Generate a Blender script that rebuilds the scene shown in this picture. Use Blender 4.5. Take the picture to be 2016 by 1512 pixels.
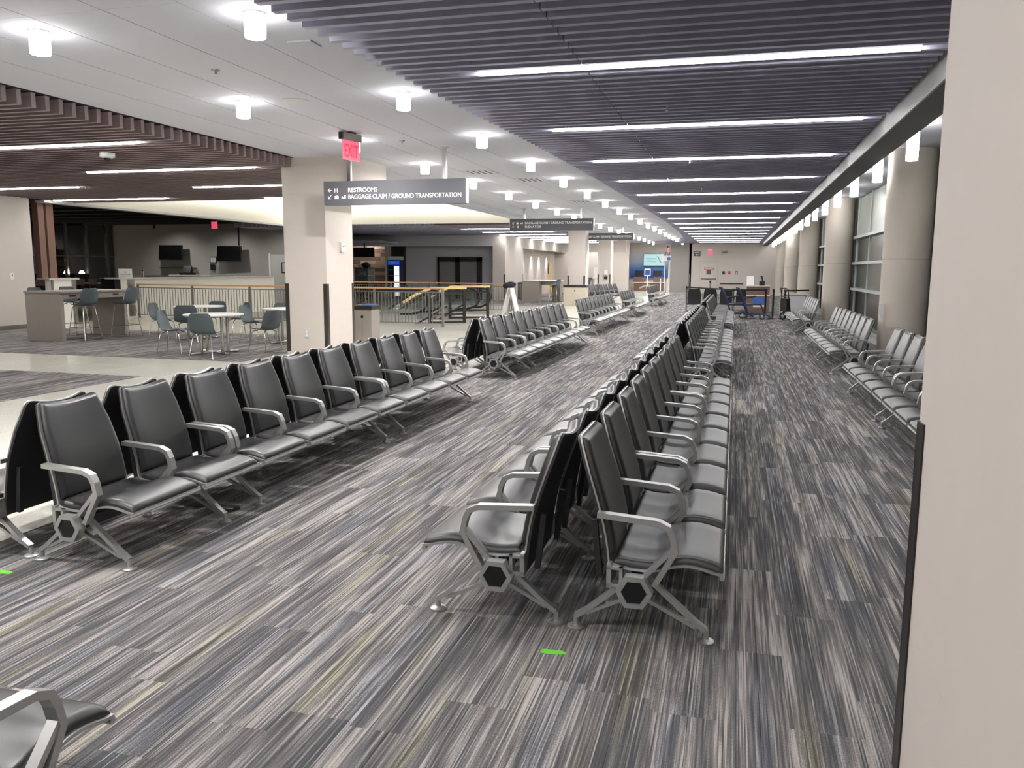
import bpy, math, random
from mathutils import Vector, Matrix
random.seed(7)
PI = math.pi
for o in list(bpy.data.objects): bpy.data.objects.remove(o)
sc = bpy.context.scene
C = sc.collection

# ------------------------------------------------------------------ camera, world, exposure
F_PX, YAW, PITCH, ROLL = 1612.94, 0.263505, 0.139570, 0.005195
cam_d = bpy.data.cameras.new('camera'); cam = bpy.data.objects.new('camera', cam_d); C.objects.link(cam)
cam_d.sensor_fit = 'HORIZONTAL'; cam_d.sensor_width = 36.0; cam_d.lens = F_PX / 2016 * 36.0
cam_d.clip_start = 0.05; cam_d.clip_end = 300
_f = Vector((-math.sin(YAW) * math.cos(PITCH), math.cos(YAW) * math.cos(PITCH), -math.sin(PITCH)))
_r = Vector((math.cos(YAW), math.sin(YAW), 0)); _u = _r.cross(_f)
_r2 = math.cos(ROLL) * _r + math.sin(ROLL) * _u; _u2 = -math.sin(ROLL) * _r + math.cos(ROLL) * _u
cam.matrix_world = Matrix(((_r2.x, _u2.x, -_f.x, 0), (_r2.y, _u2.y, -_f.y, 0), (_r2.z, _u2.z, -_f.z, 1.6), (0, 0, 0, 1)))
sc.camera = cam
w = bpy.data.worlds.new('night'); sc.world = w; w.use_nodes = True
w.node_tree.nodes['Background'].inputs[0].default_value = (0.012, 0.015, 0.025, 1)
w.node_tree.nodes['Background'].inputs[1].default_value = 1.0
vs = sc.view_settings
vs.view_transform = 'Standard'; vs.look = 'None'; vs.gamma = 1.0; vs.use_curve_mapping = False
vs.exposure = 1.58
E_LINEAR, E_DOWN, E_WIN, E_COVE, E_LENS = 9.0, 8.0, 9.0, 3.2, 400.0
try:
    sc.cycles.use_denoising = True; sc.cycles.max_bounces = 6; sc.cycles.diffuse_bounces = 3; sc.cycles.glossy_bounces = 3; sc.cycles.use_adaptive_sampling = True; sc.cycles.adaptive_threshold = 0.06; sc.cycles.adaptive_min_samples = 16; sc.cycles.light_sampling_threshold = 0.03
    sc.cycles.sample_clamp_indirect = 8.0; sc.cycles.use_light_tree = True
except Exception: pass

# ------------------------------------------------------------------ helpers
def lin(c):
    c = c / 255.0
    return c / 12.92 if c <= 0.04045 else ((c + 0.055) / 1.055) ** 2.4
def rgb(r, g, b): return (lin(r), lin(g), lin(b), 1.0)
M = {}
def mat(name, col, rough=0.6, metal=0.0, spec=0.5, emit=0.0, ecol=None, noise=None, bump=0.0, bscale=200.0, trans=0.0):
    m = bpy.data.materials.new(name); m.use_nodes = True; nt = m.node_tree; b = nt.nodes['Principled BSDF']
    b.inputs['Base Color'].default_value = col; b.inputs['Roughness'].default_value = rough
    b.inputs['Metallic'].default_value = metal; b.inputs['Specular IOR Level'].default_value = spec
    if trans: b.inputs['Transmission Weight'].default_value = trans
    if emit:
        b.inputs['Emission Color'].default_value = ecol or col; b.inputs['Emission Strength'].default_value = emit
    if noise:
        sx, sy, sz, amt = noise
        g = nt.nodes.new('ShaderNodeTexCoord'); mp = nt.nodes.new('ShaderNodeMapping'); mp.inputs['Scale'].default_value = (sx, sy, sz)
        n = nt.nodes.new('ShaderNodeTexNoise'); n.inputs['Scale'].default_value = 1.0; n.inputs['Detail'].default_value = 4
        mr = nt.nodes.new('ShaderNodeMapRange'); mr.inputs[1].default_value = 0.25; mr.inputs[2].default_value = 0.75
        mr.inputs[3].default_value = 1 - amt; mr.inputs[4].default_value = 1 + amt
        mx = nt.nodes.new('ShaderNodeMix'); mx.data_type = 'RGBA'; mx.blend_type = 'MULTIPLY'; mx.inputs[0].default_value = 1.0
        mx.inputs[6].default_value = col
        nt.links.new(g.outputs['Object'], mp.inputs[0]); nt.links.new(mp.outputs[0], n.inputs['Vector'])
        nt.links.new(n.outputs['Fac'], mr.inputs[0]); nt.links.new(mr.outputs[0], mx.inputs[7])
        nt.links.new(mx.outputs[2], b.inputs['Base Color'])
    if bump:
        g2 = nt.nodes.new('ShaderNodeTexCoord'); n2 = nt.nodes.new('ShaderNodeTexNoise'); n2.inputs['Scale'].default_value = bscale
        bp = nt.nodes.new('ShaderNodeBump'); bp.inputs['Strength'].default_value = bump; bp.inputs['Distance'].default_value = 0.002
        nt.links.new(g2.outputs['Object'], n2.inputs['Vector']); nt.links.new(n2.outputs['Fac'], bp.inputs['Height'])
        nt.links.new(bp.outputs[0], b.inputs['Normal'])
    M[name] = m
    return m

class MB:
    def __init__(s): s.v = []; s.f = []; s.sm = []
    def add(s, vs_, fs, smooth=False):
        o = len(s.v); s.v += [tuple(q) for q in vs_]; s.f += [tuple(i + o for i in q) for q in fs]; s.sm += [smooth] * len(fs); return s
    def box(s, x0, x1, y0, y1, z0, z1):
        return s.add([(x0, y0, z0), (x1, y0, z0), (x1, y1, z0), (x0, y1, z0), (x0, y0, z1), (x1, y0, z1), (x1, y1, z1), (x0, y1, z1)],
                     [(0, 3, 2, 1), (4, 5, 6, 7), (0, 1, 5, 4), (1, 2, 6, 5), (2, 3, 7, 6), (3, 0, 4, 7)])
    def cbox(s, x0, x1, y0, y1, z0, z1, c=0.004):   # box with chamfered vertical and top edges
        def ring(d, z): return [(x0 + d, y0, z), (x1 - d, y0, z), (x1, y0 + d, z), (x1, y1 - d, z), (x1 - d, y1, z), (x0 + d, y1, z), (x0, y1 - d, z), (x0, y0 + d, z)]
        def ins(z): return [(x0 + c, y0 + c, z)] + [(x1 - c, y0 + c, z)] + [(x1 - c, y0 + c, z)] + [(x1 - c, y1 - c, z)] * 2 + [(x0 + c, y1 - c, z)] * 2 + [(x0 + c, y0 + c, z)]
        a = ring(c, z0); b = ring(c, z1 - c); t = [(x0 + c * 1.5, y0 + c, z1), (x1 - c * 1.5, y0 + c, z1), (x1 - c, y0 + c * 1.5, z1), (x1 - c, y1 - c * 1.5, z1), (x1 - c * 1.5, y1 - c, z1), (x0 + c * 1.5, y1 - c, z1), (x0 + c, y1 - c * 1.5, z1), (x0 + c, y0 + c * 1.5, z1)]
        fs = [tuple(range(7, -1, -1)), tuple(range(16, 24))]
        for k in range(8):
            n = (k + 1) % 8; fs += [(k, n, 8 + n, 8 + k), (8 + k, 8 + n, 16 + n, 16 + k)]
        return s.add(a + b + t, fs)
    def prism(s, poly, a0, a1, axis='y'):           # poly in the plane across the axis, extruded along it
        def P(p, a): return {'y': (p[0], a, p[1]), 'x': (a, p[0], p[1]), 'z': (p[0], p[1], a)}[axis]
        n = len(poly); vs_ = [P(p, a0) for p in poly] + [P(p, a1) for p in poly]
        fs = [tuple(range(n)), tuple(range(2 * n - 1, n - 1, -1))] + [(i, n + i, n + (i + 1) % n, (i + 1) % n) for i in range(n)]
        return s.add(vs_, fs)
    def ribbon(s, pts, th, a0, a1, axis='y'):       # flat bar of given thickness following a 2D polyline
        L = []; R_ = []
        for i, p in enumerate(pts):
            d0 = Vector(p) - Vector(pts[i - 1]) if i else Vector(pts[1]) - Vector(p)
            d1 = Vector(pts[i + 1]) - Vector(p) if i < len(pts) - 1 else d0
            d0.normalize(); d1.normalize(); t = (d0 + d1).normalized(); nrm = Vector((-t.y, t.x)); k = th / 2 / max(0.5, nrm.dot(Vector((-d0.y, d0.x))))
            L.append(tuple(Vector(p) + nrm * k)); R_.append(tuple(Vector(p) - nrm * k))
        for i in range(len(pts) - 1):
            s.prism([L[i], L[i + 1], R_[i + 1], R_[i]], a0, a1, axis)
        return s
    def tube(s, pts, r, n=8, closed=False):
        pts = [Vector(p) for p in pts]; N = len(pts); vs_ = []; prev = None
        for i, p in enumerate(pts):
            if closed: t = (pts[(i + 1) % N] - pts[i - 1]).normalized()
            else: t = ((pts[min(i + 1, N - 1)] - pts[max(i - 1, 0)])).normalized()
            if prev is None:
                a = Vector((0, 0, 1)) if abs(t.z) < 0.9 else Vector((1, 0, 0)); u = t.cross(a).normalized()
            else:
                u = (prev - t * prev.dot(t)).normalized()
            prev = u; v = t.cross(u)
            vs_ += [p + (u * math.cos(2 * PI * k / n) + v * math.sin(2 * PI * k / n)) * r for k in range(n)]
        fs = []
        for i in range(N if closed else N - 1):
            for k in range(n):
                a, b = i * n + k, i * n + (k + 1) % n; c, d = ((i + 1) % N) * n + (k + 1) % n, ((i + 1) % N) * n + k
                fs.append((a, b, c, d))
        s.add(vs_, fs, True)
        if not closed:
            o = len(s.v) - len(vs_); s.f += [tuple(o + k for k in range(n - 1, -1, -1)), tuple(o + (N - 1) * n + k for k in range(n))]; s.sm += [False, False]
        return s
    def cyl(s, p0, p1, r, n=16): return s.tube([p0, p1], r, n)
    def lathe(s, prof, cx=0, cy=0, n=24):           # prof: (r, z) list
        N = len(prof); vs_ = []
        for r, z in prof: vs_ += [(cx + r * math.cos(2 * PI * k / n), cy + r * math.sin(2 * PI * k / n), z) for k in range(n)]
        fs = []
        for i in range(N - 1):
            for k in range(n): fs.append((i * n + k, i * n + (k + 1) % n, (i + 1) * n + (k + 1) % n, (i + 1) * n + k))
        s.add(vs_, fs, True); o = len(s.v) - len(vs_)
        if prof[0][0] > 1e-6: s.f.append(tuple(o + k for k in range(n - 1, -1, -1))); s.sm.append(False)
        if prof[-1][0] > 1e-6: s.f.append(tuple(o + (N - 1) * n + k for k in range(n))); s.sm.append(False)
        return s
    def sheet(s, fn0, fn1, ns, nt_):                # closed slab between two surfaces fn(s,t), s,t in 0..1 node lists
        A = [fn0(a, b) for a in ns for b in nt_]; B = [fn1(a, b) for a in ns for b in nt_]; n, m = len(ns), len(nt_); o = n * m; fs = []
        for i in range(n - 1):
            for j in range(m - 1):
                a = i * m + j; q = (a, a + 1, a + m + 1, a + m); fs.append(q); fs.append(tuple(o + k for k in reversed(q)))
        for i in range(n - 1):
            a = i * m; fs.append((a, a + m, o + a + m, o + a)); a += m - 1; fs.append((a, o + a, o + a + m, a + m))
        for j in range(m - 1):
            fs.append((j, o + j, o + j + 1, j + 1)); a = (n - 1) * m + j; fs.append((a, a + 1, o + a + 1, o + a))
        return s.add(A + B, fs, True)
    def mesh(s, name, m=None):
        me = bpy.data.meshes.new(name); me.from_pydata([tuple(v) for v in s.v], [], s.f)
        me.polygons.foreach_set('use_smooth', s.sm)
        if any(s.sm):
            try: me.set_sharp_from_angle(angle=math.radians(40))
            except Exception: pass
        me.update()
        if m: me.materials.append(M[m] if isinstance(m, str) else m)
        return me
    def build(s, name, m, parent=None, loc=(0, 0, 0), rz=0.0): return obj(name, s.mesh(name, m), parent, loc, rz)

def obj(name, me, parent=None, loc=(0, 0, 0), rz=0.0):
    o = bpy.data.objects.new(name, me); C.objects.link(o); o.parent = parent; o.location = loc
    if rz: o.rotation_euler = (0, 0, rz)
    return o
def tag(o, label, cat, group=None):
    o['label'] = label; o['category'] = cat
    if group: o['group'] = group
    return o
def thing(name, label, cat, loc=(0, 0, 0), rz=0.0, group=None): return tag(obj(name, None, None, loc, rz), label, cat, group)
def struct(o): o['kind'] = 'structure'; return o
def fixn(me):                                        # make normals consistent
    import bmesh
    b = bmesh.new(); b.from_mesh(me); bmesh.ops.recalc_face_normals(b, faces=b.faces); b.to_mesh(me); b.free(); return me
ORD = ['first', 'second', 'third', 'fourth', 'fifth', 'sixth', 'seventh', 'eighth', 'ninth', 'tenth', 'eleventh', 'twelfth', 'thirteenth',
       'fourteenth', 'fifteenth', 'sixteenth', 'seventeenth', 'eighteenth', 'nineteenth', 'twentieth', 'twenty-first', 'twenty-second', 'twenty-third', 'twenty-fourth']
def text(parent, s, m, x0, x1, z, h, y, name='lettering', rot=None, depth=0.003):
    """flat lettering facing -y, fitted into x0..x1, baseline z, cap height h"""
    cu = bpy.data.curves.new('t', 'FONT'); cu.body = s; cu.size = 1.0; cu.offset = 0.012; cu.extrude = 0.001
    t = bpy.data.objects.new('t', cu); C.objects.link(t)
    bpy.context.view_layer.update()
    me = bpy.data.meshes.new_from_object(t); bpy.data.objects.remove(t); bpy.data.curves.remove(cu)
    xs = [v.co.x for v in me.vertices]; ys = [v.co.y for v in me.vertices]
    ax, bx, ay, by = min(xs), max(xs), min(ys), max(ys)
    for v in me.vertices:
        px = x0 + (v.co.x - ax) / (bx - ax) * (x1 - x0); pz = z + (v.co.y - ay) / (by - ay) * h
        v.co = (px, y - (depth if v.co.z > 0 else 0), pz)
    me.materials.clear(); me.materials.append(M[m])
    o = obj(name, me, parent)
    if rot: o.rotation_euler = rot
    return o

# ------------------------------------------------------------------ materials
mat('wall_beige', rgb(205, 197, 189), 0.75, noise=(6, 6, 6, 0.015), bump=0.05, bscale=400)
mat('scuff', rgb(196, 188, 180), 0.7)
mat('wall_grey', rgb(205, 204, 208), 0.7)
mat('wall_dark_grey', rgb(160, 157, 154), 0.7)
mat('ceiling_white', rgb(198, 199, 208), 0.85)
mat('joint', rgb(70, 69, 69), 0.9)
mat('cream', rgb(238, 235, 226), 0.8)
mat('slat', rgb(174, 172, 192), 0.55, noise=(3, 60, 60, 0.10))
mat('slat_brown', rgb(146, 129, 131), 0.55, noise=(3, 60, 60, 0.12))
mat('void', rgb(44, 42, 46), 0.9)
mat('dark_ceiling', rgb(60, 60, 62), 0.9)
mat('column', rgb(203, 194, 182), 0.6, noise=(4, 4, 1, 0.02))
mat('guard', rgb(98, 92, 86), 0.35, metal=0.85)
mat('guard_dark', rgb(52, 49, 47), 0.4, metal=0.4)
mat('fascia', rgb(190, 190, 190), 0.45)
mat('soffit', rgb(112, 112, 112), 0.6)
mat('mullion', rgb(190, 194, 190), 0.4, metal=0.3)
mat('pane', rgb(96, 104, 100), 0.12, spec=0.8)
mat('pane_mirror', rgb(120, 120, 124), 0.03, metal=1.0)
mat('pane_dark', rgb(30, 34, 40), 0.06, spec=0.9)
mat('pane_pale_reflection', rgb(176, 184, 176), 0.3)
mat('aluminium', rgb(188, 188, 186), 0.34, metal=0.75)
mat('vinyl', rgb(27, 27, 29), 0.37, spec=0.95, bump=0.05, bscale=900)
mat('black_panel', rgb(44, 43, 46), 0.5, bump=0.25, bscale=260)
mat('beam', rgb(52, 52, 54), 0.45, metal=0.4)
mat('black', rgb(18, 18, 20), 0.4)
mat('chrome', rgb(200, 198, 194), 0.18, metal=1.0)
mat('shell_teal', rgb(78, 90, 94), 0.45)
mat('laminate', rgb(150, 142, 134), 0.5, noise=(60, 60, 4, 0.05))
mat('laminate_light', rgb(198, 190, 174), 0.5)
mat('table_white', rgb(222, 220, 216), 0.35)
mat('wood_rail', rgb(205, 160, 116), 0.4, noise=(2, 60, 60, 0.1))
mat('wood_pale', rgb(226, 196, 140), 0.4)
mat('wood_fin', rgb(126, 96, 84), 0.5, noise=(40, 40, 2, 0.15))
mat('wood_brown', rgb(122, 90, 80), 0.5, noise=(20, 3, 40, 0.15))
mat('steel', rgb(140, 136, 130), 0.3, metal=0.9)
mat('rail_grey', rgb(126, 122, 116), 0.45, metal=0.3)
mat('sign_face', rgb(92, 93, 98), 0.55, spec=0.3)
mat('sign_face_dark', rgb(78, 78, 80), 0.4)
mat('letter', rgb(240, 238, 234), 0.5)
mat('white', rgb(235, 234, 230), 0.5)
mat('green_tape', rgb(112, 214, 62), 0.6)
mat('exit_red', rgb(255, 40, 80), 0.4, emit=0.30, ecol=(1, .02, .07, 1))
mat('exit_pink', rgb(240, 110, 130), 0.3, emit=0.22, ecol=(1, .16, .26, 1))
mat('glow_linear', rgb(255, 253, 250), 0.5, emit=E_LINEAR, ecol=(1.0, 0.985, 0.985, 1))
mat('glow_linear_dining', rgb(255, 253, 250), 0.5, emit=13.0, ecol=(1.0, 0.98, 0.955, 1))
mat('glow_down', rgb(255, 252, 248), 0.5, emit=E_DOWN, ecol=(1.0, 0.965, 0.95, 1))
mat('glow_lens', rgb(255, 252, 248), 0.5, emit=E_LENS, ecol=(1.0, 0.965, 0.95, 1))
mat('glow_window', rgb(255, 253, 246), 0.5, emit=E_WIN, ecol=(1.0, 0.975, 0.945, 1))
mat('glow_cove', rgb(255, 250, 230), 0.5, emit=E_COVE, ecol=(1.0, 0.97, 0.89, 1))
mat('glow_spot', rgb(255, 245, 230), 0.5, emit=16, ecol=(1.0, 0.93, 0.82, 1))
mat('glow_lamp', rgb(255, 240, 210), 0.5, emit=12, ecol=(1.0, 0.86, 0.62, 1))
mat('screen_cyan', rgb(0, 0, 0), 0.3, emit=0.27, ecol=rgb(40, 200, 235))
mat('screen_pale', rgb(0, 0, 0), 0.3, emit=0.27, ecol=rgb(200, 245, 248))
mat('screen_off', rgb(12, 12, 14), 0.15)
mat('screen_blue', rgb(0, 0, 0), 0.3, emit=0.25, ecol=rgb(20, 90, 200))
mat('fridge_lit', rgb(230, 240, 245), 0.4, emit=0.4, ecol=rgb(225, 240, 250))
mat('fridge_blue', rgb(20, 60, 170), 0.3, emit=0.25, ecol=rgb(20, 80, 220))
mat('blue', rgb(60, 110, 190), 0.4)
mat('navy', rgb(38, 52, 92), 0.45)
mat('navy_cloth', rgb(30, 34, 52), 0.8)
mat('rubber', rgb(34, 34, 36), 0.6)
mat('grey_tyre', rgb(80, 80, 82), 0.6)
mat('granite', rgb(200, 196, 190), 0.3, noise=(30, 30, 30, 0.5))
mat('paper', rgb(236, 236, 234), 0.6)
mat('red_print', rgb(220, 60, 80), 0.5)
mat('lightgrey', rgb(196, 196, 196), 0.5)
mat('shutter', rgb(142, 140, 140), 0.5)
mat('belt', rgb(18, 18, 20), 0.6)
mat('brown_panel', rgb(124, 98, 84), 0.5, noise=(2, 30, 30, 0.08))
mat('bottle_teal', rgb(60, 120, 140), 0.3)
def glass(name, col, rough=0.02, alpha=0.2):
    m = bpy.data.materials.new(name); m.use_nodes = True; nt = m.node_tree; nt.nodes.clear()
    out = nt.nodes.new('ShaderNodeOutputMaterial'); t = nt.nodes.new('ShaderNodeBsdfTransparent'); t.inputs[0].default_value = col
    g = nt.nodes.new('ShaderNodeBsdfGlossy'); g.inputs['Roughness'].default_value = rough; mx = nt.nodes.new('ShaderNodeMixShader')
    mx.inputs[0].default_value = alpha
    nt.links.new(t.outputs[0], mx.inputs[1]); nt.links.new(g.outputs[0], mx.inputs[2]); nt.links.new(mx.outputs[0], out.inputs[0]); M[name] = m
glass('glass_clear', (0.95, 0.975, 0.965, 1), 0.02, 0.10)
glass('glass_case', (0.7, 0.78, 0.8, 1), 0.02, 0.2)

def N_(nt, t, **k):
    n = nt.nodes.new(t)
    for a, b in k.items(): setattr(n, a, b)
    return n
def carpet_mat():
    m = bpy.data.materials.new('carpet'); m.use_nodes = True; nt = m.node_tree; b = nt.nodes['Principled BSDF']; L = nt.links.new
    b.inputs['Roughness'].default_value = 0.95; b.inputs['Specular IOR Level'].default_value = 0.1
    geo = N_(nt, 'ShaderNodeNewGeometry'); sep = N_(nt, 'ShaderNodeSeparateXYZ'); L(geo.outputs['Position'], sep.inputs[0])
    def math_(op, a, b_=None, c=None):
        n = N_(nt, 'ShaderNodeMath', operation=op)
        for i, q in enumerate((a, b_, c)):
            if q is None: continue
            if isinstance(q, (int, float)): n.inputs[i].default_value = q
            else: L(q, n.inputs[i])
        return n.outputs[0]
    X, Y = sep.outputs[0], sep.outputs[1]
    col = math_('FLOOR', math_('MULTIPLY', X, 4.0))
    wn = N_(nt, 'ShaderNodeTexWhiteNoise', noise_dimensions='1D'); L(col, wn.inputs['W'])
    row = math_('FLOOR', math_('ADD', Y, wn.outputs['Value']))
    cid = N_(nt, 'ShaderNodeCombineXYZ'); L(col, cid.inputs[0]); L(row, cid.inputs[1])
    wc = N_(nt, 'ShaderNodeTexWhiteNoise', noise_dimensions='2D'); L(cid.outputs[0], wc.inputs['Vector'])
    sc3 = N_(nt, 'ShaderNodeSeparateColor'); L(wc.outputs['Color'], sc3.inputs[0])
    a, bb, cc = sc3.outputs[0], sc3.outputs[1], sc3.outputs[2]
    def noise(sx, sy, det, off):
        v = N_(nt, 'ShaderNodeCombineXYZ'); L(math_('MULTIPLY', X, sx), v.inputs[0]); L(math_('MULTIPLY', Y, sy), v.inputs[1]); L(math_('MULTIPLY', cc, off), v.inputs[2])
        n = N_(nt, 'ShaderNodeTexNoise'); n.inputs['Scale'].default_value = 1.0; n.inputs['Detail'].default_value = det; n.inputs['Roughness'].default_value = 0.6
        L(v.outputs[0], n.inputs['Vector']); return n.outputs['Fac']
    rowi = math_('FLOOR', math_('MULTIPLY', X, 190.0))
    wr = N_(nt, 'ShaderNodeTexWhiteNoise', noise_dimensions='1D'); L(rowi, wr.inputs['W']); rn = wr.outputs['Value']
    wr2 = N_(nt, 'ShaderNodeTexWhiteNoise', noise_dimensions='1D'); L(math_('FLOOR', math_('MULTIPLY', X, 63.0)), wr2.inputs['W']); rn2 = wr2.outputs['Value']
    def nz(sx, sy, det, off, jit):
        v = N_(nt, 'ShaderNodeCombineXYZ'); L(math_('MULTIPLY', X, sx), v.inputs[0]); L(math_('MULTIPLY_ADD', Y, sy, math_('MULTIPLY', rn, jit)), v.inputs[1]); L(math_('MULTIPLY', cc, off), v.inputs[2])
        n = N_(nt, 'ShaderNodeTexNoise'); n.inputs['Scale'].default_value = 1.0; n.inputs['Detail'].default_value = det; n.inputs['Roughness'].default_value = 0.55
        L(v.outputs[0], n.inputs['Vector']); return n.outputs['Fac']
    p1 = nz(20, 1.5, 2, 7, .8); p2 = nz(85, 3.0, 1, 13, 1.3); n4 = noise(430, 230, 1, 3); n1 = n4
    tone = math_('ADD', math_('MULTIPLY', p1, 0.62), math_('MULTIPLY', p2, 0.38))
    tone = math_('ADD', tone, math_('MULTIPLY', math_('SUBTRACT', rn, 0.5), 0.11)); tone = math_('ADD', tone, math_('MULTIPLY', math_('SUBTRACT', rn2, 0.5), 0.06))
    tone = math_('ADD', tone, math_('MULTIPLY', math_('SUBTRACT', a, 0.5), 0.07)); tone = math_('ADD', tone, math_('MULTIPLY', math_('SUBTRACT', n4, 0.5), 0.30))
    ramp = N_(nt, 'ShaderNodeValToRGB'); L(tone, ramp.inputs[0]); e = ramp.color_ramp.elements
    e[0].position = 0.36; e[0].color = rgb(80, 81, 84); e[1].position = 0.66; e[1].color = rgb(184, 179, 176)
    for ps, c_ in ((.45, (98, 98, 100)), (.49, (118, 116, 115)), (.545, (130, 127, 126)), (.575, (156, 152, 149))): x = e.new(ps); x.color = rgb(*c_)
    p5 = nz(7, .55, 1, 0, .12)
    tint = N_(nt, 'ShaderNodeValToRGB'); L(p5, tint.inputs[0]); t = tint.color_ramp.elements
    t[0].position = .34; t[0].color = (0.93, 0.96, 1.02, 1); t[1].position = .70; t[1].color = (1.0, 0.985, 0.82, 1)
    x = t.new(.42); x.color = (1, .985, .975, 1); x = t.new(.63); x.color = (1, .985, .97, 1)
    mx = N_(nt, 'ShaderNodeMix', data_type='RGBA', blend_type='MULTIPLY'); mx.inputs[0].default_value = 1.0
    L(ramp.outputs[0], mx.inputs[6]); L(tint.outputs[0], mx.inputs[7]); L(mx.outputs[2], b.inputs['Base Color'])
    bp = N_(nt, 'ShaderNodeBump'); bp.inputs['Strength'].default_value = 0.35; bp.inputs['Distance'].default_value = 0.003
    L(n1, bp.inputs['Height']); L(bp.outputs[0], b.inputs['Normal'])
    M['carpet'] = m
carpet_mat()
def terrazzo_mat():
    m = bpy.data.materials.new('terrazzo'); m.use_nodes = True; nt = m.node_tree; b = nt.nodes['Principled BSDF']; L = nt.links.new
    geo = N_(nt, 'ShaderNodeNewGeometry'); n = N_(nt, 'ShaderNodeTexNoise'); n.inputs['Scale'].default_value = 40; n.inputs['Detail'].default_value = 4
    n2 = N_(nt, 'ShaderNodeTexNoise'); n2.inputs['Scale'].default_value = 0.7; L(geo.outputs['Position'], n2.inputs['Vector'])
    L(geo.outputs['Position'], n.inputs['Vector']); r = N_(nt, 'ShaderNodeValToRGB'); L(n.outputs['Fac'], r.inputs[0])
    r.color_ramp.elements[0].position = 0.3; r.color_ramp.elements[0].color = rgb(204, 202, 190); r.color_ramp.elements[1].position = 0.7; r.color_ramp.elements[1].color = rgb(224, 223, 212)
    L(r.outputs[0], b.inputs['Base Color']); mr = N_(nt, 'ShaderNodeMapRange'); mr.inputs[3].default_value = 0.10; mr.inputs[4].default_value = 0.22
    L(n2.outputs['Fac'], mr.inputs[0]); L(mr.outputs[0], b.inputs['Roughness']); b.inputs['Specular IOR Level'].default_value = 0.45; M['terrazzo'] = m
terrazzo_mat()
def blue_wall_mat():
    m = bpy.data.materials.new('gate_backdrop'); m.use_nodes = True; nt = m.node_tree; b = nt.nodes['Principled BSDF']; L = nt.links.new
    geo = N_(nt, 'ShaderNodeNewGeometry'); s = N_(nt, 'ShaderNodeSeparateXYZ'); L(geo.outputs['Position'], s.inputs[0])
    mr = N_(nt, 'ShaderNodeMapRange'); mr.inputs[1].default_value = 1.1; mr.inputs[2].default_value = 2.75; L(s.outputs[2], mr.inputs[0])
    r = N_(nt, 'ShaderNodeValToRGB'); L(mr.outputs[0], r.inputs[0]); e = r.color_ramp.elements
    e[0].position = 0.0; e[0].color = rgb(20, 76, 150); e[1].position = 1.0; e[1].color = rgb(188, 190, 194)
    x = e.new(0.3); x.color = rgb(50, 106, 168); x = e.new(0.62); x.color = rgb(150, 166, 184)
    L(r.outputs[0], b.inputs['Base Color']); b.inputs['Roughness'].default_value = 0.5; M['gate_backdrop'] = m
blue_wall_mat()

# ------------------------------------------------------------------ setting: floors
ZS, ZW = 3.347, 3.51            # slat underside, white ceiling
PITCH_S = 3.118 / 16
L0 = 7.383
HX0, HX1, HY0, HY1 = -17.0, -9.1, 22.9, 27.9   # escalator pit
fl = struct(MB().box(-32, HX0, -14, 66, -0.3, -0.012).box(HX1, 6, -14, 66, -0.3, -0.012).box(HX0, HX1, -14, HY0, -0.3, -0.012)
            .box(HX0, HX1, HY1, 66, -0.3, -0.012).build('floor', 'terrazzo'))
fl['label'] = 'pale polished terrazzo floor of the concourse'
def slab(x0, x1, y0, y1): return MB().box(x0 + .0015, x1 - .0015, y0 + .0015, y1 - .0015, -0.012, 0.0)
_slabmesh = {}
n_slab = 0
def tile_floor(x0, x1, y0, y1, st=1.22):
    global n_slab
    ny = max(1, round((y1 - y0) / st)); nx = max(1, round((x1 - x0) / st))
    sx, sy = (x1 - x0) / nx, (y1 - y0) / ny; k = (round(sx, 3), round(sy, 3))
    if k not in _slabmesh: _slabmesh[k] = MB().cbox(-sx / 2 + .002, sx / 2 - .002, -sy / 2 + .002, sy / 2 - .002, -0.012, 0.0, 0.001).mesh('tile', 'terrazzo')
    for i in range(nx):
        for j in range(ny): obj('tile', _slabmesh[k], fl, (x0 + (i + .5) * sx, y0 + (j + .5) * sy, 0)); n_slab += 1
CX = -4.1                        # left edge of the aisle carpet
tile_floor(-8.1, CX, 3.4, 20.2); tile_floor(-18, -8.1, 10.15, 12.25)
far_tile = MB()
for (a, b, c, d) in [(-8.1, CX, -14, 3.4), (-8.1, CX, 20.2, 21.9), (-18, -8.1, 17.6, 21.9), (-9.1, CX, 21.9, 62), (-18, -9.1, 27.9, 35), (-18, -9.1, 21.9, 22.9), (-30, -18, 17, 36)]:
    far_tile.add(*(lambda s_: (s_.v, s_.f))(slab(a, b, c, d)))
ft = far_tile.build('tile_field', 'terrazzo', fl)
ca = struct(MB().box(CX, 6, 13.0, 57, -0.012, 0.002).box(CX, 6, -14, 1.0, -0.012, 0.002).build('floor_carpet_aisle', 'carpet'))
ca['label'] = 'grey streaked carpet of the seating aisle'
tile_m = MB().cbox(-.1245, .1245, -.4995, .4995, -0.012, 0.002, 0.0012).mesh('carpet_tile', 'carpet')
for i in range(0, 25):
    for j in range(12): obj('carpet_tile', tile_m, ca, (CX + .125 + .25 * i, 1.5 + j, 0.0))
MB().box(CX + 6.25, 6, 1.0, 13.0, -0.012, 0.002).build('carpet_field', 'carpet', ca)
c2 = struct(MB().box(-18, -8.1, 12.25, 17.6, -0.012, 0.002).build('floor_carpet_dining', 'carpet')); c2['label'] = 'grey carpet under the dining tables'
c3 = struct(MB().box(-18, -8.45, -14, 10.15, -0.012, 0.002).build('floor_carpet_lounge', 'carpet')); c3['label'] = 'grey carpet patch left of the tiled walkway'
c4 = struct(MB().box(-18, -8.2, 35, 62, -0.012, 0.002).build('floor_carpet_work', 'carpet')); c4['label'] = 'grey carpet by the far work counter'
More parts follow.
